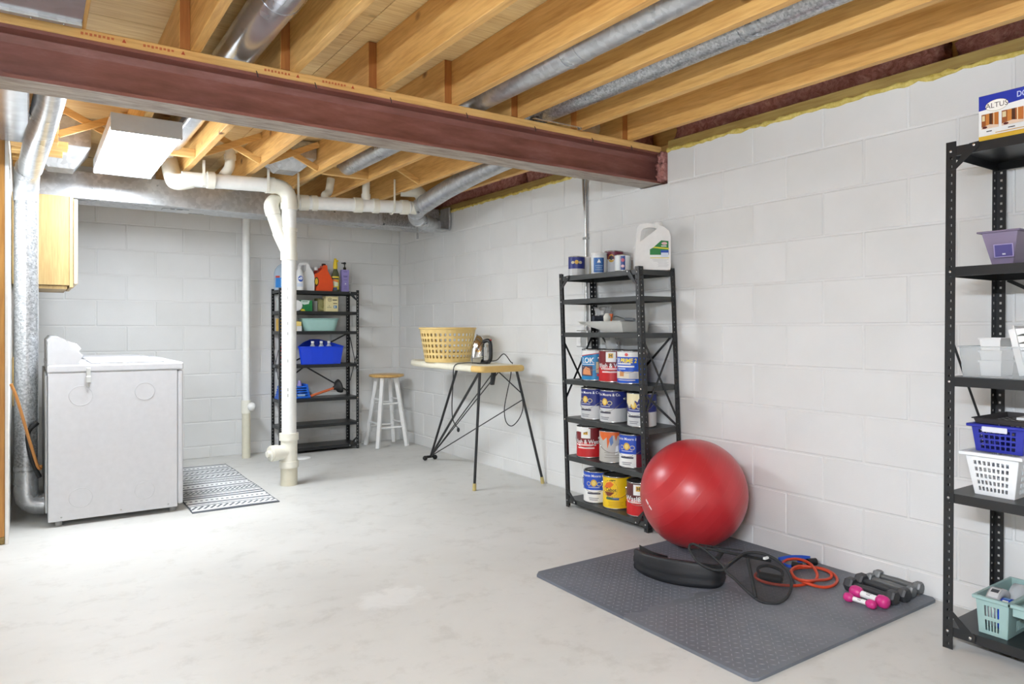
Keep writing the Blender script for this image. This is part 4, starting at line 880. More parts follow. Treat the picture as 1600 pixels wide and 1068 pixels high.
# =========================================================================================== LAUNDRY SUPPLIES (far shelf)
YC = SCy+.115
def cx_(px, Y=YC): return fw(px, 500, Y).x
def bottle(name, label, px, z, prof, body, Y=YC, pw=None, sx=1, sy__=1, cap=None, capmat=None, group=None, cat='bottle', n=28):
    t = thing(name, label, cat, (cx_(px, Y), Y, z+.0008), 0, group); MB().lathe(prof, n=n, sx=sx, sy_=sy__, pw=pw).build('body', body, t)
    if cap: MB().lathe(cap, n=20).build('cap', capmat, t)
    return t
C1 = LC[0]; phv = lambda t: math.atan2(-t.location.y, -t.location.x)
t = bottle('washer_fluid_jug', 'clear gallon jug with a blue label half hidden by the drain stack', 443, C1, [(.07, 0), (.078, .008), (.078, .15), (.07, .18), (.045, .215), (.02, .235), (.018, .245)], m_glassy((196, 214, 232), .6, .15, 'jug_plastic'), cap=[(.021, .242), (.021, .262), (.01, .264)], capmat=plain((40, 60, 96), .4), cat='jug')
decals(t, [('r', -.075, .075, .02, .105, (46, 130, 206)), ('r', -.075, -.03, .105, .122, (190, 70, 60)), ('r', -.02, .06, .03, .095, (120, 186, 226))], cylmap(.0785, phv(t)))
t = bottle('detergent_bottle', 'small white detergent bottle with a blue swirl', 468, C1, [(.034, 0), (.038, .006), (.038, .12), (.03, .16), (.014, .19), (.012, .2)], WHITEP, Y=YC-.075, cap=[(.014, .198), (.014, .212), (.005, .214)], capmat=WHITEP)
decals(t, [('e', .01, .10, .022, .026, (40, 84, 176)), ('e', .014, .104, .012, .014, (226, 232, 244)), ('r', -.02, .03, .03, .06, (206, 214, 226))], cylmap(.0385, phv(t)))
def jug2(name, label, px, mat, capm, hw=.066, hh=.255, Y=YC, hx=-.045):
    t = thing(name, label, 'jug', (cx_(px, Y), Y, C1+.0008))
    bev(MB().prism([(-hw, 0), (hw, 0), (hw*1.02, .02), (hw*1.02, hh*.52), (hw*.85, hh*.66), (hw*.45, hh*.80), (hw*.30, hh*.92), (-hw*.05, hh*.92), (-hw*.12, hh*.68), (-hw*.7, hh*.60), (-hw*1.02, hh*.5), (-hw*1.02, .02)], -.045, .045, 1).build('body', mat, t), .016, 3)
    return t
t = jug2('bleach_jug', 'white plastic jug with an arched handle on the far shelf', 477, WHITEP, WHITEP)
bev(MB().prism([(-.066, .13), (-.05, .15), (-.046, .20), (-.03, .226), (.0, .232), (.02, .232), (.02, .252), (-.02, .254), (-.05, .245), (-.066, .21)], -.012, .012, 1).build('handle', WHITEP, t), .005, 2)
ORJ = plain((232, 80, 24), .3)
t = thing('detergent_jug', 'bright orange detergent jug with a dark cap', 'jug', (cx_(503.5), YC, C1+.0008))
bev(MB().prism([(-.075, 0), (.075, 0), (.085, .04), (.08, .10), (.055, .15), (.036, .185), (.03, .235), (-.004, .235), (-.012, .20), (-.05, .165), (-.07, .16), (-.085, .13), (-.06, .05)], -.045, .045, 1).build('body', ORJ, t), .014, 3)
MB().lathe([(.018, .228), (.018, .25), (.008, .252)], (.013, 0, 0), n=20).build('cap', plain((60, 30, 24), .4), t)
bev(MB().prism([(-.085, .13), (-.06, .14), (-.05, .175), (-.02, .195), (-.004, .20), (-.006, .215), (-.04, .205), (-.075, .18)], -.011, .011, 1).build('handle', plain((150, 36, 20), .4), t), .004, 2)
MB().cyl((-.055, 0, .188), (-.055, 0, .215), .017, n=18).build('measuring_cap', WHITEP, t)
decals(t, [('e', -.065, .085, .02, .04, (40, 36, 30)), ('e', -.065, .085, .013, .03, (214, 170, 40))], planemap((0, -.0452, 0), (1, 0, 0), (0, 0, 1), (0, -1, 0)))
t = bottle('cleaner_bottle', 'yellow capped spray cleaner bottle with a dark green body', 524, C1, [(.038, 0), (.042, .006), (.042, .13), (.034, .165), (.02, .20), (.014, .215)], plain((92, 96, 64), .25), sx=.92, sy__=.7)
MB().lathe([(.018, .208), (.02, .225), (.018, .26), (.012, .285), (.01, .305), (.004, .306)], n=18).bbox(-.012, .026, -.009, .009, .272, .292, .004).build('trigger_cap', plain((238, 206, 40), .4), t)
decals(t, [('r', -.04, .04, .02, .14, (226, 200, 50)), ('r', -.03, .03, .05, .10, (214, 216, 190)), ('r', -.032, .036, .112, .126, (40, 44, 40)), ('p', [(-.03, .10), (.03, .085), (.03, .1), (-.02, .115)], (228, 120, 40)), ('r', -.02, .02, .012, .04, (70, 90, 130))], lambda u, v, e: ((.042+e)*math.cos(phv(t)+u/.042), .7*(.042+e)*math.sin(phv(t)+u/.042), v))
t = thing('lotion_bottle', 'lilac pump bottle with black pump beside the yellow capped bottle', 'bottle', (cx_(538.5), YC, C1+.0008))
LIL = plain((150, 138, 196), .35)
bev(MB().prism([(-.034, 0), (.034, 0), (.034, .03), (.03, .10), (.036, .195), (.032, .205), (-.032, .205), (-.036, .195), (-.03, .10), (-.034, .03)], -.02, .02, 1).build('body', LIL, t), .006, 3)
MB().lathe([(.013, .205), (.013, .226), (.005, .23), (.005, .255), (.012, .258), (.013, .272), (.004, .276)], n=16).bbox(-.03, .0, -.006, .006, .260, .270, .002).build('pump', BLACKP, t)
decals(t, bars(0, .185, .035, 1, .02, (70, 60, 120), .004)+bars(0, .145, .04, 2, .008, (60, 52, 110), .004)+bars(0, .11, .035, 1, .02, (96, 84, 150), .004)+[('e', 0, .075, .006, .006, WHT)]+bars(0, .05, .03, 3, .011, (110, 98, 160), .003), planemap((0, -.0202, 0), (1, 0, 0), (0, 0, 1), (0, -1, 0)))
# second shelf
C2 = LC[1]
def carton(name, label, px0, px1, z, hgt, depth, mat, items, Y=YC-.04, rz=0, cat='box'):
    a, b = cx_(px0, Y), cx_(px1, Y); t = thing(name, label, cat, ((a+b)/2, Y, z+.0008), rz); w_ = (b-a)/2
    MB().bbox(-w_, w_, 0, depth, 0, hgt, .0015).build('carton', mat, t); decals(t, items, planemap((0, -.0002, 0), (1, 0, 0), (0, 0, 1), (0, -1, 0))); return t
t = thing('round_tub', 'round white tub standing on edge next to the green box', 'tub', (cx_(461.5), YC-.02, C2+.049)); MB().cyl((0, -.03, 0), (0, .03, 0), .047, n=28).build('tub', WHITEP, t); MB().cyl((0, -.036, 0), (0, -.0305, 0), .043, n=28).build('lid', WHITEP, t)
carton('dryer_sheet_box', 'green box with white lettering panel on the second shelf', 469.5, 488, C2, .098, .11, plain((36, 130, 72), .5), [('p', [(-.05, .07), (-.045, .096), (.03, .096), (.02, .065), (-.02, .058)], (214, 232, 220)), ('r', -.035, .012, .082, .088, (70, 120, 90)), ('p', [(-.052, .002), (-.01, .002), (-.02, .018), (-.052, .02)], (222, 206, 60))])
carton('grey_box', 'plain grey box behind the green box', 488.5, 496, C2, .095, .10, plain((150, 152, 150), .6), [('r', -.015, .015, .03, .034, (136, 138, 136))], Y=YC+.01)
t = carton('light_bulb_box', 'cream light bulb carton with a round GE emblem', 509, 528.5, C2, .138, .10, plain((236, 222, 168), .5), [('e', -.02, .107, .018, .018, (96, 84, 60)), ('e', -.02, .107, .015, .015, (226, 210, 160)), ('t', 'GE', -.02, .107, .016, (96, 84, 60), .02), ('r', .005, .046, .10, .110, (90, 84, 66)), ('r', .01, .046, .07, .078, (120, 110, 84)), ('r', .014, .044, .03, .056, (60, 122, 170)), ('r', .018, .032, .034, .052, (196, 214, 220)), ('p', [(-.03, .05), (-.022, .05), (-.026, .058)], (130, 120, 90)), ('r', -.045, -.005, .036, .04, (150, 140, 110))])
t = thing('mesh_bag', 'small olive bag beside the cream carton', 'bag', (cx_(502), YC+.06, C2+.001)); lumpy(-.028, .028, -.04, .04, .0, .115, .008, 9, 4, 5, 7).map(lambda p: Vector((p.x, p.y, max(.001, p.z)))).build('bag', plain((150, 146, 96), .7), t)
t = thing('glass_jar', 'pale glass jar beside the shelf post', 'jar', (cx_(441), YC+.03, C2+.001)); MB().lathe([(.035, 0), (.04, .005), (.04, .09), (.03, .105), (.03, .12), (.01, .121)], n=24).build('jar', m_glassy((220, 226, 224), .5, .1, 'jar_glass'), t)
# third shelf
C3 = LC[2]
def tub(name, label, cat, c, w0, d0, w1, d1, h, mat, th=.003, pw=4, n=40, rim=.006, rz=0):
    t = thing(name, label, cat, c, rz); V = MB(); pr = [(0, 0), (1, 1)]
    q = lambda x: math.copysign(abs(x)**(2/pw), x)
    for f, z in ((0, 0), (.06, .004), (.5, h*.5), (1, h-.004), (1.03, h)):
        for i in range(n): a = 2*PI*i/n; V.v.append(((w0+(w1-w0)*f)/2*q(math.cos(a)), (d0+(d1-d0)*f)/2*q(math.sin(a)), z))
    for r in range(4):
        for i in range(n): V.f.append((r*n+i, r*n+(i+1) % n, (r+1)*n+(i+1) % n, (r+1)*n+i)); V.mi.append(0); V.sm.append(True)
    V.f.append(tuple(range(n))[::-1]); V.mi.append(0); V.sm.append(False)
    solid(V.build('basin', mat, t), th, -1)
    MB().tube([(w1*1.01/2*q(math.cos(2*PI*i/n)), d1*1.01/2*q(math.sin(2*PI*i/n)), h) for i in range(n)], rim, 8, closed=True).build('rim', mat, t)
    return t
tub('dish_basin', 'pale teal plastic basin on the third shelf', 'basin', (cx_(499, YC-.02), YC-.0, C3+.001), .27, .18, .325, .21, .108, plain((158, 196, 188), .4))
t = thing('sponge_pack', 'yellow sponge pack between the drain stack and the teal basin', 'sponge', (cx_(463), YC-.01, C3+.001)); bev(lumpy(-.03, .03, -.04, .04, 0, .085, .006, 12, 3, 4, 4).map(lambda p: Vector((p.x, p.y, max(0, p.z)))).build('sponge', plain((236, 206, 120), .9), t), .004, 2); MB().bbox(-.012, .03, -.05, -.046, .0, .045, .001).build('wrapper', WHITEP, t)
t = thing('yellow_carton', 'yellow carton standing behind the front shelf post', 'box', (cx_(441), YC+.0, C3+.001)); MB().bbox(-.04, .04, -.04, .05, 0, .11, .002).build('carton', plain((222, 178, 70), .5), t); decals(t, bars(0, .08, .06, 5, .015, (180, 130, 40), .005), planemap((0, -.0402, 0), (1, 0, 0), (0, 0, 1), (0, -1, 0)))
# fourth shelf: blue corner bin with bottles
C4 = LC[3]
def cornerbin():
    t = thing('corner_bin', 'bright blue corner bin with a peaked back on the far shelf', 'bin', (cx_(499, YC-.02), SCy+.02, C4+.001)); mat = plain((20, 66, 214), .35)
    base = [(-.20, .02), (-.19, .0), (-.1, -.012), (0, -.016), (.1, -.012), (.19, 0), (.20, .02), (.12, .14), (.04, .215), (-.04, .215), (-.12, .14)]
    mb = MB(); n = len(base); hs = [.155, .155, .155, .155, .155, .155, .155, .19, .215, .215, .19]
    for f in (0, 1):
        for i, (x, y) in enumerate(base): mb.v.append((x*(.88+.12*f), .06+(y-.06)*(.90+.1*f), 0 if f == 0 else hs[i]))
    for i in range(n): mb.f.append((i, (i+1) % n, n+(i+1) % n, n+i)); mb.mi.append(0); mb.sm.append(False)
    mb.f.append(tuple(range(n))[::-1]); mb.mi.append(0); mb.sm.append(False)
    solid(mb.build('shell', mat, t), .003, -1)
    MB().tube([(x*1.005, .06+(y-.06)*1.005, hs[i]) for i, (x, y) in enumerate(base)], .005, 8, closed=True).build('rim', mat, t)
    return t
cornerbin()
for px in (488.5, 502.5, 514.5):
    t = thing('water_bottle', 'small clear water bottle with white cap standing in the blue bin', 'bottle', (cx_(px, SCy+.07), SCy+.07+(.01 if px > 495 else 0), C4+.0055), 0, 'water bottles in the blue bin')
    MB().lathe([(.024, 0), (.027, .004), (.027, .135), (.024, .15), (.011, .178), (.011, .185)], (0, 0, 0), n=22).build('body', m_glassy((222, 230, 236), .45, .08, 'pet'), t); MB().lathe([(.0135, .183), (.0135, .2), (.006, .201)], n=18).build('cap', WHITEP, t)
    decals(t, [('r', -.075, .075, .10, .165-.02, (222, 232, 240)), ('p', [(-.02, .12), (.01, .115), (.02, .135), (-.005, .14)], (90, 130, 180))], cylmap(.0272, phv(t)))
t = thing('red_spray_can', 'slim red spray can beside the shelf post', 'spray can', (cx_(441.5), YC-.02, C4+.001)); MB().lathe([(.03, 0), (.032, .004), (.032, .14), (.02, .16), (.018, .19), (.006, .191)], n=24).build('body', plain((190, 50, 46), .35), t); decals(t, [('r', -.05, .05, .01, .06, (170, 172, 172)), ('r', -.03, .02, .09, .12, (230, 200, 190))], cylmap(.0322, phv(t)))
# fifth shelf
C5 = LC[4]
t = thing('cleaning_caddy', 'slatted blue caddy on the fifth shelf behind the drain stack', 'caddy', (cx_(460, YC), YC-.06, C5+.001)); BLC = plain((30, 104, 214), .35)
b = MB().bbox(-.15, .125, 0, .14, 0, .02, .003)
for z in (.03, .052, .074, .096): b.bbox(-.145+z*.2, .12-z*.25, .0, .14, z, z+.012, .002)
for x0 in (-.14, .10): b.prism([(x0, .02), (x0+.018, .02), (x0+.018-x0*.2, .125), (x0-x0*.2, .125)], .002, .138, 1)
b.build('shell', BLC, t); MB().bbox(.01, .075, -.004, -.001, .02, .038, .001).build('tag', plain((150, 180, 214), .5), t)
t = thing('lilac_bottle', 'lilac bottle poking out of the slatted blue caddy', 'bottle', (cx_(468, YC), YC+.0, C5+.026)); MB().lathe([(.022, .0), (.022, .09), (.014, .115), (.012, .13), (.004, .131)], n=18).build('bottle', LIL, t)
t = thing('yellow_bottle', 'pale yellow bottle poking out of the slatted blue caddy', 'bottle', (cx_(468, YC)-.05, YC+.0, C5+.026)); MB().lathe([(.018, 0), (.018, .08), (.014, .095), (.013, .118), (.004, .119)], n=16).build('bottle', plain((226, 220, 120), .5), t)
P0, P1 = fw(483.5, 617, YC-.045), fw(524, 605, YC-.03); P0.z = C5+.013
t = thing('sink_plunger', 'rubber plunger with an orange wooden handle lying on the shelf', 'plunger', P0); v = P1-P0; vn = v.normalized()
MB().cyl((0, 0, 0), v, .0115, n=14).build('handle', plain((206, 106, 62), .45), t)
M = Matrix.Translation(v) @ vn.to_track_quat('Z', 'Y').to_matrix().to_4x4()
MB().lathe([(.016, -.02), (.022, .0), (.05, .012), (.062, .034), (.064, .046), (.058, .046), (.045, .03), (.01, .02)], n=28, M=M).build('cup', plain((44, 44, 44), .6), t)

# =========================================================================================== TALL SHELF, RIGHT
def ry(px, X): return rw(px, 500, X).y
# printed box on top
R1 = LR[0]; XF = 2.555; yL = ry(1529, XF)
t = thing('closet_door_box', 'white and blue printed ALTUS carton on the top of the tall shelf', 'box', (XF, yL, R1+.001), -PI/2)
MB().bbox(0, .42, 0, .09, 0, .158, .0015).build('carton', plain((196, 160, 104), .6), t)
it = [('r', .001, .419, .001, .157, WHT), ('p', [(.001, .112), (.30, .140), (.419, .152), (.419, .157), (.001, .157)], (34, 52, 160)), ('p', [(.001, .108), (.30, .128), (.30, .157), (.001, .157)], (34, 52, 160)), ('r', .001, .419, .001, .022, (236, 190, 60)), ('e', .058, .118, .036, .019, (150, 130, 70)), ('e', .058, .118, .035, .018, (246, 242, 232)), ('t', 'ALTUS', .058, .118, .024, (70, 56, 50), .0), ('t', 'DOOR', .150, .136, .026, (196, 206, 236), .02, .8)]
for u0, u1 in ((.010, .064), (.074, .14), (.15, .21)):
    w_ = u1-u0; it += [('r', u0, u1, .045, .094, (150, 84, 40)), ('r', u0+.002, u0+w_*.2, .072, .090, (222, 206, 160)), ('r', u0+w_*.26, u0+w_*.46, .052, .094, (200, 128, 60)), ('r', u0+w_*.46, u0+w_*.62, .054, .094, (80, 44, 26)), ('r', u0+w_*.7, u0+w_*.75, .048, .094, (236, 214, 170)), ('r', u0+w_*.75, u1, .048, .094, (190, 112, 46)), ('p', [(u0, .045), (u1, .045), (u1, .052), (u0+w_*.5, .058), (u0, .052)], (226, 200, 176)), ('e', u0+w_*.2, .05, .008, .004, (90, 30, 24)), ('r', u0+w_*.3, u0+w_*.62, .034, .037, (60, 60, 60))]
it += bars(.1, .026, .09, 2, .007, (220, 170, 60), .002)
decals(t, it, planemap((0, -.0002, 0), (1, 0, 0), (0, 0, 1), (0, -1, 0)), eps=.0003)
# purple bin
R2 = LR[1]
def rectbin(name, label, cat, XF_, pxL, pxR, z, h, depth, mat, taper=.10, rim=.010, th=.0025, holes=None, group=None, lipw=.012, rz=-PI/2, hmat=None):
    y0, y1 = ry(pxL, XF_), ry(pxR, XF_); W = y0-y1
    t = thing(name, label, cat, (XF_, y0, z), rz, group)
    def C4_(f, zz): ix = taper*h*(1-f); return [(ix, ix, zz), (W-ix, ix, zz), (W-ix, depth-ix, zz), (ix, depth-ix, zz)]
    lo, hi = C4_(0, 0), C4_(1, h); mb = MB()
    for s_ in range(4):
        a, b, c, d = map(Vector, (lo[s_], lo[(s_+1) % 4], hi[(s_+1) % 4], hi[s_]))
        P = lambda u, v: (a+(b-a)*u).lerp(d+(c-d)*u, v)
        if not holes: mb.add([P(0, 0), P(1, 0), P(1, 1), P(0, 1)], [(0, 1, 2, 3)], False)
        else:
            nu, nv, m, fu, fv = holes; L = (b-a).length; nn = nu if s_ % 2 == 0 else max(3, int(nu*depth/W))
            us = [0, m]; us += sum([[m+(1-2*m)*(i+fu)/nn, m+(1-2*m)*(i+1)/nn] for i in range(nn)], []); us.append(1)
            vs = [0, .10]; vs += sum([[.10+.76*(j+fv)/nv, .10+.76*(j+1)/nv] for j in range(nv)], []); vs.append(1)
            for i in range(len(us)-1):
                for j in range(len(vs)-1):
                    if i >= 1 and i < len(us)-2 and j >= 1 and j < len(vs)-2 and i % 2 == 1 and j % 2 == 1: continue
                    mb.add([P(us[i], vs[j]), P(us[i+1], vs[j]), P(us[i+1], vs[j+1]), P(us[i], vs[j+1])], [(0, 1, 2, 3)], False)
    mb.add(lo, [(3, 2, 1, 0)], False)
    solid(mb.build('shell', mat, t), th, 0)
    k = lipw; r = MB()
    for x0, x1, yy0, yy1 in ((-k, W+k, -k, 0), (-k, W+k, depth, depth+k), (-k, 0, 0, depth), (W, W+k, 0, depth)): r.bbox(x0, x1, yy0, yy1, h-rim, h, .002)
    r.build('rim', hmat or mat, t); t['W'] = W; return t
PUR = m_glassy((150, 137, 163), .84, .25, 'purple_plastic')
t = rectbin('storage_bin', 'translucent purple storage bin on the tall shelf', 'bin', 2.60, 1533.5, 1590, R2+.001, .118, .20, PUR, .22, .006)
W = t['W']; del t['W']
decals(t, [('r', W*.34, W*.88, .028, .072, (168, 156, 200)), ('r', W*.37, W*.85, .031, .069, (84, 78, 140)), ('r', W*.57, W*.66, .036, .041, (206, 206, 216))], planemap((0, .012, 0), (1, 0, 0), (0, -.18, 1), (0, -1, -.2)), 'label_window')
# clear tray, white boxes, ice trays
R3 = LR[2]
t = rectbin('clear_tray', 'clear plastic tray holding ice cube trays', 'tray', 2.545, 1499, 1720, R3+.001, .105, .30, m_glassy((226, 230, 230), .22, .06, 'clear_tray'), .08, .004, .002, lipw=.006); del t['W']
def wbox(label, X, pxa, pxb, z, h, d):
    y0, y1 = ry(pxa, X), ry(pxb, X); t = thing('white_tub', label, 'tub', (X, (y0+y1)/2, z), -PI/2); w_ = (y0-y1)/2
    solid(MB().add([(-w_*.9, .006, 0), (w_*.9, .006, 0), (w_*.9, d-.006, 0), (-w_*.9, d-.006, 0), (-w_, 0, h), (w_, 0, h), (w_, d, h), (-w_, d, h)], [(3, 2, 1, 0), (0, 1, 5, 4), (1, 2, 6, 5), (2, 3, 7, 6), (3, 0, 4, 7)]).build('tub', WHITEP, t), .0018, -1)
    b = MB()
    for a in ((-w_-.003, w_+.003, -.003, 0), (-w_-.003, w_+.003, d, d+.003), (-w_-.003, -w_, 0, d), (w_, w_+.003, 0, d)): b.box(*a, h-.006, h+.0005)
    b.build('rim', WHITEP, t)
wbox('white plastic tub at the bottom of the stack in the clear tray', 2.60, 1530, 1564, R3+.004, .052, .10)
wbox('cream tinted tub in the middle of the stack in the clear tray', 2.60, 1530, 1565, R3+.0575, .032, .10)
wbox('white plastic tub on top of the stack in the clear tray', 2.602, 1530, 1563, R3+.091, .042, .095)
for k, (pxa, tilt, lb) in enumerate(((1563, .22, 'white ice cube tray leaning against the white tubs'), (1580, .12, 'white ice cube tray leaning on the other ice tray'))):
    yb = ry(pxa+6, 2.60); t = thing('ice_cube_tray', lb, 'ice tray', (2.585, yb-.012, R3+.0135), -PI/2)
    M = Matrix.Rotation(-tilt, 4, 'Y')
    b = MB().box(-.003, 0, 0, .10, .0, .165, M).box(-.02, -.003, .0, .003, .0, .155, M).box(-.02, -.003, .097, .10, .0, .155, M)
    b.map(lambda p: Vector((p.x+.06, p.y, p.z))); b.build('frame', WHITEP, t)
    for i in range(6):
        for j in range(2):
            c = MB().add([(0, -.02, -.011), (0, .02, -.011), (0, .02, .011), (0, -.02, .011), (.022, -.014, -.008), (.022, .014, -.008), (.022, .014, .008), (.022, -.014, .008)], [(4, 5, 6, 7), (0, 1, 5, 4), (1, 2, 6, 5), (2, 3, 7, 6), (3, 0, 4, 7)])
            c.map(lambda p: (M @ Vector((p.x, p.y+.027+.046*j, p.z+.016+.0255*i)))+Vector((.06, 0, 0))); c.build('cup', PVC if (i+j) % 4 == 0 else WHITEP, t)
# white and blue baskets
R4 = LR[3]
t = rectbin('plastic_basket', 'white slotted plastic basket under the blue basket', 'basket', 2.56, 1508, 1592, R4+.001, .145, .27, plain((238, 240, 240), .35), .16, .012, .0028, (8, 5, .13, .62, .62), lipw=.016); W1 = t['W']; del t['W']
t = rectbin('plastic_basket', 'royal blue slotted plastic basket nested on the white basket', 'basket', 2.575, 1518, 1601, R4+.149, .092, .24, plain((44, 52, 158), .35), .12, .010, .0028, (7, 4, .12, .72, .66), lipw=.013); W2 = t['W']; del t['W']
MB().bbox(W2*.24, W2*.72, -.016, -.0135, .068, .086, .002).build('handle_label', plain((214, 216, 226), .5), t)
# support so the blue basket rests on the white rim
t = rectbin('mesh_tray', 'dark perforated tray lying on the blue basket', 'tray', 2.585, 1521, 1640, R4+.2425, .018, .26, plain((60, 56, 56), .5), .3, .004, .0018, lipw=.006); del t['W']
b = MB()
for i in range(9):
    for j in range(7): b.box(.015+i*.022, .024+i*.022, .02+j*.032, .030+j*.032, .0012, .0022)
b.build('perforations', plain((150, 148, 146), .6), t)['kind'] = 'stuff'
for k, (dz, lb, col) in enumerate(((0, 'white magazine with red print on the dark tray', (232, 232, 230)), (.0045, 'folded white magazine on top of the other magazine', (224, 228, 230)))):
    t = thing('magazine', lb, 'magazine', (2.60, ry(1588, 2.60), R4+.2615+dz), -PI/2+.15-.1*k); MB().bbox(0, .2, 0, .2, 0, .004, .001).build('pages', plain(col, .4), t)
    decals(t, [('r', .02, .12, .02, .03, (196, 70, 50)), ('r', .03, .15, .05, .056, (70, 110, 100)), ('r', .03, .16, .08, .086, (90, 90, 96))], planemap((0, 0, .004), (1, 0, 0), (0, 1, 0), (0, 0, 1)))
# teal caddy with tape rolls
R5 = LR[4]; TEAL = plain((150, 178, 174), .4)
t = rectbin('cleaning_caddy', 'pale teal slotted caddy on the bottom of the tall shelf', 'caddy', 2.548, 1525, 1576, R5+.001, .125, .27, TEAL, .06, .012, .0028, (5, 2, .24, .62, .74), lipw=.010); W = t['W']; del t['W']; yT = t.location.y
# its second compartment and the bridge between
b = MB(); g0 = W+.012; b.bbox(g0, g0+.055, .01, .26, .09, .095, .001); b.bbox(g0, g0+.055, .0, .004, .085, .125, .001); b.bbox(g0-.012, g0+.21, -.010, .0, .113, .125, .002); b.bbox(g0-.012, g0+.21, .27, .28, .113, .125, .002); b.build('bridge', TEAL, t)
b = MB().bbox(g0+.055, g0+.20, .012, .258, 0, .004, .001).bbox(g0+.055, g0+.20, .008, .012, 0, .125, .001).bbox(g0+.055, g0+.059, .012, .258, .004, .11, .001).bbox(g0+.196, g0+.2, .012, .258, .004, .11, .001).bbox(g0+.055, g0+.20, .258, .262, 0, .125, .001); b.build('second_bay', TEAL, t)
decals(t, [('r', g0+.058, g0+.12, .02, .11, (34, 150, 190)), ('r', g0+.058, g0+.12, .098, .112, (236, 190, 80)), ('r', g0+.066, g0+.11, .07, .076, (200, 230, 236)), ('r', g0+.066, g0+.11, .04, .06, (120, 196, 220))], planemap((0, .0078, 0), (1, 0, 0), (0, 0, 1), (0, -1, 0)), 'shelf_tag')
def tape(label, c, r, wd, mat, core, rz, tilt, lab=None):
    t = thing('tape_roll', label, 'tape', c, rz); M = Matrix.Rotation(tilt, 4, 'Y')
    MB().lathe([(r*.55, 0), (r, 0), (r, wd), (r*.55, wd), (r*.55, 0)], n=36, M=M @ Matrix.Rotation(PI/2, 4, 'X') @ Matrix.Translation((0, 0, -wd/2))).build('roll', mat, t)
    MB().lathe([(r*.5, -.0005), (r*.55, -.0005), (r*.55, wd+.0005), (r*.5, wd+.0005), (r*.5, -.0005)], n=30, M=M @ Matrix.Rotation(PI/2, 4, 'X') @ Matrix.Translation((0, 0, -wd/2))).build('core', core, t)
    if lab: decals(t, lab, lambda u, v, e: M @ Vector(((r+e)*math.sin(u/r), v, (r+e)*math.cos(u/r))))
tape('silver duct tape roll standing in the teal caddy', (2.632, yT-.033, R5+.0055+.065), .065, .040, plain((196, 198, 200), .35, .2), plain((60, 58, 58), .6), .04, 0, [('r', -.05, .05, -.016, .016, (214, 216, 216)), ('r', -.03, -.012, -.012, .012, (70, 72, 76))]+[('r', .0+.008*i, .004+.008*i, -.012, .012, (120, 122, 126)) for i in range(3)])
tape('blue painters tape roll standing in the teal caddy', (2.612, yT-.071, R5+.0055+.055), .055, .028, plain((20, 70, 200), .4), plain((40, 44, 60), .6), .06, 0, [('r', -.045, -.015, -.010, .008, (230, 232, 220)), ('r', -.008, .012, -.01, .01, (120, 170, 226)), ('r', .02, .034, -.014, .014, (40, 130, 220))])
tape('clear packing tape roll at the back of the teal caddy', (2.742, yT-.062, R5+.0055+.066), .060, .046, m_glassy((206, 210, 212), .7, .15, 'clear_tape'), plain((170, 172, 172), .5), .03, 0)

# =========================================================================================== EXERCISE CORNER
MX0, MX1, MY0, MY1, MT = 1.785, 2.918, 1.468, 2.706, .012
mxm, mym = 2.352, 2.087
def teeth(a, b, fixed, horiz):
    n = 9; L = b-a; out = []
    for i in range(n):
        s_ = .010 if i % 2 == 0 else -.010; p = a+L*i/n; q = a+L*(i+1)/n; e = L/n*.14
        out += [(p+e, s_*.8), (p-e*.2+e, s_), (q-e, s_), (q-e*1.0, s_*.8)]
    return [((t_, fixed+o) if horiz else (fixed+o, t_)) for t_, o in out]
HL = teeth(MX0, mxm, mym, True); HR = teeth(mxm, MX1, mym, True); VD = teeth(MY0, mym, mxm, False); VU = teeth(mym, MY1, mxm, False)
cen = (mxm, mym)
tiles = [('dark bluish grey foam floor tile at the open corner of the exercise mat', [(MX0+.022, MY0), (mxm, MY0)]+VD+[cen]+HL[::-1]+[(MX0, mym), (MX0, MY0+.022), (MX0+.006, MY0+.008)]),
         ('grey foam floor tile under the dumbbells', [(mxm, MY0), (MX1-.02, MY0), (MX1, MY0+.02), (MX1, mym)]+HR[::-1]+[cen]+VD[::-1]),
         ('grey foam floor tile under the padded belt', [(MX0, mym)]+HL+[cen]+VU+[(mxm, MY1), (MX0+.03, MY1), (MX0, MY1-.03)]),
         ('grey foam floor tile under the red ball', [cen]+HR+[(MX1, mym), (MX1, MY1-.02), (MX1-.02, MY1), (mxm, MY1)]+VU[::-1])]
for lb, poly in tiles:
    cx0 = sum(p[0] for p in poly)/len(poly); cy0 = sum(p[1] for p in poly)/len(poly)
    t = thing('foam_tile', lb, 'foam mat', (cx0, cy0, 0)); o = MB().prism([((x-cx0)*.9965, (y-cy0)*.9965) for x, y in poly], .0004, MT, 2).build('pad', EVA, t)
    # raised tread lozenges
    b = MB(); xs = [p[0] for p in poly]; ys = [p[1] for p in poly]; s_ = .026
    x0, x1, y0, y1 = min(xs), max(xs), min(ys), max(ys); i = 0
    x0 += .016; x1 -= .016; y0 += .016; y1 -= .016
    ny = int((y1-y0)/s_); nx = int((x1-x0)/s_)
    for i in range(nx):
        for j in range(ny):
            x, y = x0+(i+.5)*s_-cx0, y0+(j+.5)*s_-cy0; a = PI/4 if (i+j) % 2 else -PI/4; ca, sa = math.cos(a), math.sin(a)
            pts = [(-.010, 0), (0, -.0032), (.010, 0), (0, .0032)]
            b.add([(x+u*ca-v*sa, y+u*sa+v*ca, MT) for u, v in pts]+[(x, y, MT+.0013)], [(0, 1, 4), (1, 2, 4), (2, 3, 4), (3, 0, 4)], False)
    b.build('tread', EVAT, t)['kind'] = 'stuff'
ZM = MT+.0013
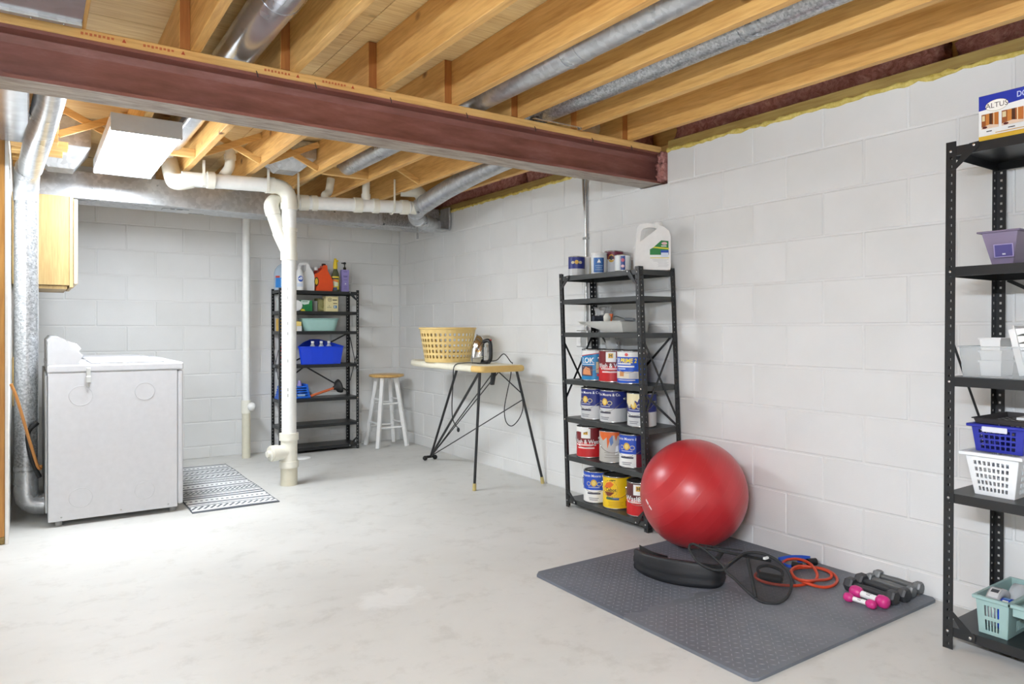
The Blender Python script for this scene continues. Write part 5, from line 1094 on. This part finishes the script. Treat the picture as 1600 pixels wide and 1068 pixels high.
# ball
br = .2655; bd = (H-ZM-br)*F/(770-CY); bc = dp(1084, 770, bd)
bx = min(bc.x, XR-.0036-br-.001)
t = thing('exercise_ball', 'large shiny red exercise ball resting against the block wall', 'ball', (bx, bc.y, ZM))
MB().sphere((0, 0, br), br, 72, 44).build('ball', BALL, t)
vn = Vector((-bx, -bc.y, H-br)).normalized(); rt = Vector((cyw, -sy, 0)); up = rt.cross(-vn).normalized() if rt.cross(-vn).z > 0 else -rt.cross(-vn).normalized()
def ballmap(u, v, e):
    a, b = u/br, v/br; n = (vn*math.cos(a)*math.cos(b)+rt*math.sin(a)*math.cos(b)+up*math.sin(b)).normalized(); return n*(br+e)+Vector((0, 0, br))
decals(t, [('p', [(-.318, -.035), (-.298, -.06), (-.29, -.05), (-.31, -.028)], (236, 226, 224)), ('p', [(-.294, -.066), (-.276, -.088), (-.27, -.08), (-.286, -.058)], (236, 226, 224))], ballmap, 'printed_mark')
# padded belt
bot = [(993, 887), (1008, 898), (1035, 908), (1065, 914.5), (1095, 918), (1116, 918.5), (1126, 914), (1131, 906)]
top = [857, 864, 870.5, 875, 879, 881.5, 880, 879]
t0 = fl(*bot[0], ZM); t = thing('padded_belt', 'black padded exercise belt curling upright on the mat', 'belt', (t0.x, t0.y, ZM))
bp = []; 
for (x, y), ty in zip(bot, top):
    p = fl(x, y, ZM); d = p.x*sy+p.y*cyw; bp.append((p-Vector((t0.x, t0.y, ZM)), (y-ty)*d/F))
bl = spline([p for p, h in bp], 5); hl = [bp[min(i//5, len(bp)-1)][1]*(1-(i % 5)/5)+bp[min(i//5+1, len(bp)-1)][1]*((i % 5)/5) for i in range(len(bl))]
b = MB(); prof_ = [(0, .0), (.006, .012), (.010, .2), (.007, .3), (.010, .42), (.010, .62), (.007, .72), (.009, .9), (.004, .99), (-.008, 1.0), (-.014, .9), (-.014, .1), (-.008, .0)]
for i, p in enumerate(bl):
    a = bl[max(0, i-1)]; c = bl[min(len(bl)-1, i+1)]; tn = (c-a); nrm = Vector((tn.y, -tn.x, 0)).normalized()
    if nrm.dot(Vector((-t0.x, -t0.y, 0))) < 0: nrm = -nrm
    for o_, h_ in prof_: b.v.append(tuple(p+nrm*(o_-.0)+Vector((0, 0, max(.0005, h_*hl[i])))))
n = len(prof_)
for i in range(len(bl)-1):
    for k in range(n): b.f.append((i*n+k, i*n+(k+1) % n, (i+1)*n+(k+1) % n, (i+1)*n+k)); b.mi.append(0); b.sm.append(True)
b.f.append(tuple(range(n))); b.mi.append(0); b.sm.append(False); b.f.append(tuple(range((len(bl)-1)*n, len(bl)*n))); b.mi.append(0); b.sm.append(False)
b.build('pad', plain((30, 31, 34), .55), t)
q = [fl(1003, 880, ZM), fl(1025, 892, ZM), fl(1048, 899, ZM)]; q = [p-t.location for p in q]
b = MB()
for i, p in enumerate(spline(q, 4)): p = p+Vector((.03, .05, 0)); b.v += [(p.x, p.y, .001), (p.x, p.y, .068), (p.x+.004, p.y+.006, .068), (p.x+.004, p.y+.006, .001)]
for i in range(8):
    for k in range(4): b.f.append((i*4+k, i*4+(k+1) % 4, i*4+4+(k+1) % 4, i*4+4+k)); b.mi.append(0); b.sm.append(False)
b.f.append((0, 1, 2, 3)); b.mi.append(0); b.sm.append(False); b.f.append((32, 33, 34, 35)); b.mi.append(0); b.sm.append(False)
b.build('hook_strap', BLACKP, t)
# twisted mesh hoop
HB = fl(1205, 943, ZM)
t = thing('mesh_hoop', 'black wire rimmed mesh hoop twisted into a figure eight beside the belt', 'mesh hoop', (HB.x, HB.y, ZM))
def L_(lst): return [dp(x, y, d)-t.location for x, y, d in lst]
rl = L_([(1133, 889, 3.0), (1150, 872, 3.03), (1166, 863.5, 3.06), (1190, 864, 3.06), (1214, 875, 3.03), (1231, 892, 2.98), (1237, 910, 2.93), (1232, 929, 2.885), (1218, 940.5, 2.865), (1200, 942, 2.865), (1183, 936, 2.885), (1165, 921, 2.92), (1149, 905, 2.96)])
ll = L_([(1133, 889, 3.0), (1118, 873, 3.05), (1102, 859, 3.09), (1088, 851, 3.12), (1079, 850, 3.12), (1077, 857, 3.10), (1083, 868, 3.06), (1092, 879, 3.02), (1112, 889, 3.0)])
MESHM = m_glassy((30, 31, 33), .5, .8, 'black_mesh')
def ribbon(pts, r): 
    pp = spline(pts, 6, True); return MB().tube(pp, r, 8, closed=True), pp
for pts, r in ((rl, .0062), (ll, .0055)):
    rb, pp = ribbon(pts, r); rb.map(lambda p: Vector((p.x, p.y, max(.0, p.z)))).build('rim', plain((40, 41, 42), .7), t)
    c = sum(pp, Vector())/len(pp); m = len(pp); mb = MB(); mb.add([c]+pp, [(0, 1+i, 1+(i+1) % m) for i in range(m)], True); mb.map(lambda p: Vector((p.x, p.y, max(.001, p.z)))).build('mesh_panel', MESHM, t)
def band(p, q, wd=.008):
    p, q = L_([p, q]); MB().tube([p, q], wd, 6).build('strap', plain((36, 37, 38), .8), t)
band((1168, 872, 3.03), (1181, 934, 2.885), .008); band((1098, 855, 3.10), (1205, 876, 3.04), .0065); band((1092, 850, 3.12), (1160, 860, 3.10), .003); band((1133, 889, 3.0), (1160, 868, 3.05), .003); band((1121, 872, 3.06), (1128, 862, 3.10), .010)
lp = L_([(1196, 872.5, 3.03)])[0]; MB().bbox(lp.x-.013, lp.x+.013, lp.y-.008, lp.y+.003, lp.z-.001, lp.z+.008, .001).build('care_label', WHITEP, t)
# resistance bands
t0 = fl(1260, 895, ZM); t = thing('resistance_band', 'orange tube resistance band with blue straps coiled on the mat', 'resistance band', (t0.x, t0.y, ZM)); T0 = t.location.copy()
ORT = plain((204, 70, 38), .5); rr = .0062
def floorpath(lst): return [fl(x, y, ZM+rr+.0015+h)-T0 for x, y, h in lst]
p1 = floorpath([(1222, 880, 0), (1230, 874, .004), (1247, 873, .02), (1264, 879, .024), (1274, 890, .02), (1277, 900, .01), (1271, 908, 0), (1250, 914, 0), (1225, 914, 0), (1203, 911, 0), (1185, 905, 0), (1180, 898, 0), (1186, 892, 0)])
p2 = floorpath([(1236, 892, 0), (1240, 901, .004), (1254, 908, .012), (1268, 913, .012), (1285, 917, 0), (1300, 915, 0), (1308, 908, 0), (1306, 900, 0), (1296, 892, 0), (1281, 887, 0), (1262, 886, .004), (1246, 887, .004)])
p3 = floorpath([(1238, 896, .012), (1246, 904, .012), (1262, 907, .024), (1276, 906, .012), (1291, 905, .0), (1299, 901, .0), (1297, 894, .012), (1283, 888, .012), (1266, 885, .012), (1248, 884, .012), (1238, 889, .012)])
MB().tube(spline(p1, 6), rr, 10).build('tube', ORT, t); MB().tube(spline(p2, 6, True), rr, 10, closed=True).build('tube', ORT, t); MB().tube(spline(p3, 6, True), rr, 10, closed=True).build('tube', ORT, t)
BLU = plain((34, 80, 186), .6); g = floorpath([(1216, 873, .0), (1232, 870, .016), (1250, 869.5, .022), (1266, 871, .02)])
def webbing(pts, wd, mat, nm):
    mb = MB(); pp = spline(pts, 5)
    for p in pp: mb.v += [(p.x, p.y, p.z-wd), (p.x, p.y, p.z+wd), (p.x+.003, p.y+.003, p.z+wd), (p.x+.003, p.y+.003, p.z-wd)]
    for i in range(len(pp)-1):
        for k in range(4): mb.f.append((i*4+k, i*4+(k+1) % 4, i*4+4+(k+1) % 4, i*4+4+k)); mb.mi.append(0); mb.sm.append(False)
    mb.map(lambda p: Vector((p.x, p.y, max(.0, p.z)))).build(nm, mat, t)
webbing(g, .007, BLU, 'strap'); webbing(floorpath([(1216, 873, 0), (1222, 879, 0), (1232, 884, 0), (1243, 883, 0)]), .006, BLU, 'strap'); webbing(floorpath([(1262, 873, .0), (1254, 876, .004), (1246, 876, .004)]), .006, BLU, 'strap')
a, c = fl(1262, 878, ZM+.017)-T0, fl(1275, 877, ZM+.017)-T0; MB().cyl(a, c, .0165, n=16).build('handle_grip', BLACKP, t)
a, c = fl(1238, 881, ZM+.014)-T0, fl(1253, 884, ZM+.014)-T0; MB().cyl(a, c, .0135, n=16).build('handle_grip', BLACKP, t)
t0 = fl(1200, 898, ZM); t = thing('band_handle', 'black foam handle of another band seen through the mesh hoop', 'resistance band', (t0.x, t0.y, ZM)); T0 = t.location.copy()
MB().cyl(fl(1188, 899, ZM+.018)-T0, fl(1222, 905, ZM+.018)-T0, .018, n=16).build('handle_grip', BLACKP, t); MB().tube(spline([fl(x, y, ZM+z)-T0 for x, y, z in ((1188, 899, .02), (1184, 888, .03), (1196, 883, .04), (1210, 886, .04), (1222, 893, .03), (1222, 905, .02))], 5), .007, 8).build('strap', plain((44, 45, 47), .6), t)
# dumbbells
HEX = plain((52, 53, 55), .5); HEXG = plain((112, 114, 114), .42, .4); PNK = plain((204, 50, 128), .35)
def hexbell(label, pl, pr_, R, mat, bar_m, hw=.038):
    a, b = fl(*pl, ZM+R*.866), fl(*pr_, ZM+R*.866); m = (a+b)/2; t = thing('dumbbell', label, 'dumbbell', (m.x, m.y, ZM)); d = (b-a); L = d.length; u = d.normalized()
    M = Matrix.Translation((0, 0, R*.866)) @ u.to_track_quat('Z', 'X').to_matrix().to_4x4()
    rot = Matrix.Rotation(0, 4, 'Z')
    up_ = (M.to_3x3().inverted() @ Vector((0, 0, 1))); ang = math.atan2(up_.y, up_.x)-PI/2
    for s_ in (-1, 1):
        z = s_*L/2; o = MB().lathe([(R*.84, z-hw/2), (R, z-hw/2+.008), (R, z+hw/2-.008), (R*.84, z+hw/2)], n=6, M=M @ Matrix.Rotation(ang, 4, 'Z'), smooth=False).build('head', mat, t)
    MB().lathe([(.012, -L/2), (.0125, -L/4), (.0145, 0), (.0125, L/4), (.012, L/2)], n=16, M=M).build('handle', bar_m, t)
hexbell('black hex dumbbell right behind the pink dumbbells', (1329, 912), (1394, 932.5), .030, HEX, HEX)
hexbell('black hex dumbbell between the black and the grey ones', (1346, 905.5), (1412, 928.5), .030, HEX, HEX)
hexbell('thin worn grey hex dumbbell beside the black ones', (1359.5, 903.5), (1423, 923.5), .025, HEXG, HEXG, .03)
hexbell('worn grey hex dumbbell closest to the block wall', (1372.5, 898.5), (1434.5, 917.5), .026, HEXG, HEXG, .034)
def pink(label, pl, pr_, R, wd):
    a, b = fl(*pl, ZM+R), fl(*pr_, ZM+R); m = (a+b)/2; t = thing('dumbbell', label, 'dumbbell', (m.x, m.y, ZM)); d = b-a; L = d.length
    M = Matrix.Translation((0, 0, R)) @ d.normalized().to_track_quat('Z', 'X').to_matrix().to_4x4()
    for s_ in (-1, 1):
        z = s_*L/2; MB().lathe([(R*.55, z-wd*.62), (R*.9, z-wd*.42), (R, z-wd*.1), (R*.98, z+wd*.25), (R*.8, z+wd*.5), (R*.4, z+wd*.58)] if s_ > 0 else [(R*.4, z-wd*.58), (R*.8, z-wd*.5), (R*.98, z-wd*.25), (R, z+wd*.1), (R*.9, z+wd*.42), (R*.55, z+wd*.62)], n=24, M=M).build('head', PNK, t)
    MB().lathe([(R*.5, -L/2), (R*.5, L/2)], n=18, M=M).build('handle', PNK, t); MB().lathe([(R*.53, -L*.28), (R*.53, L*.28)], n=18, M=M).build('paper_sleeve', WHITEP, t)
    up_ = (M.to_3x3().inverted() @ Vector((0, 0, 1))); ang = math.atan2(up_.y, up_.x)
    decals(t, [('r', -L*.1, L*.1, -.004, -.001, (120, 120, 120)), ('r', -L*.06, L*.08, .003, .006, (140, 140, 140))], lambda u, v, e: M @ Vector(((R*.53+e)*math.cos(ang+.5+v/(R*.53)), (R*.53+e)*math.sin(ang+.5+v/(R*.53)), u)))
pink('larger pink dumbbell with a white paper sleeve', (1338, 924), (1379.5, 939.5), .0245, .042)
pink('smaller pink dumbbell with a white paper sleeve', (1326, 932.5), (1361.5, 943.5), .0175, .032)
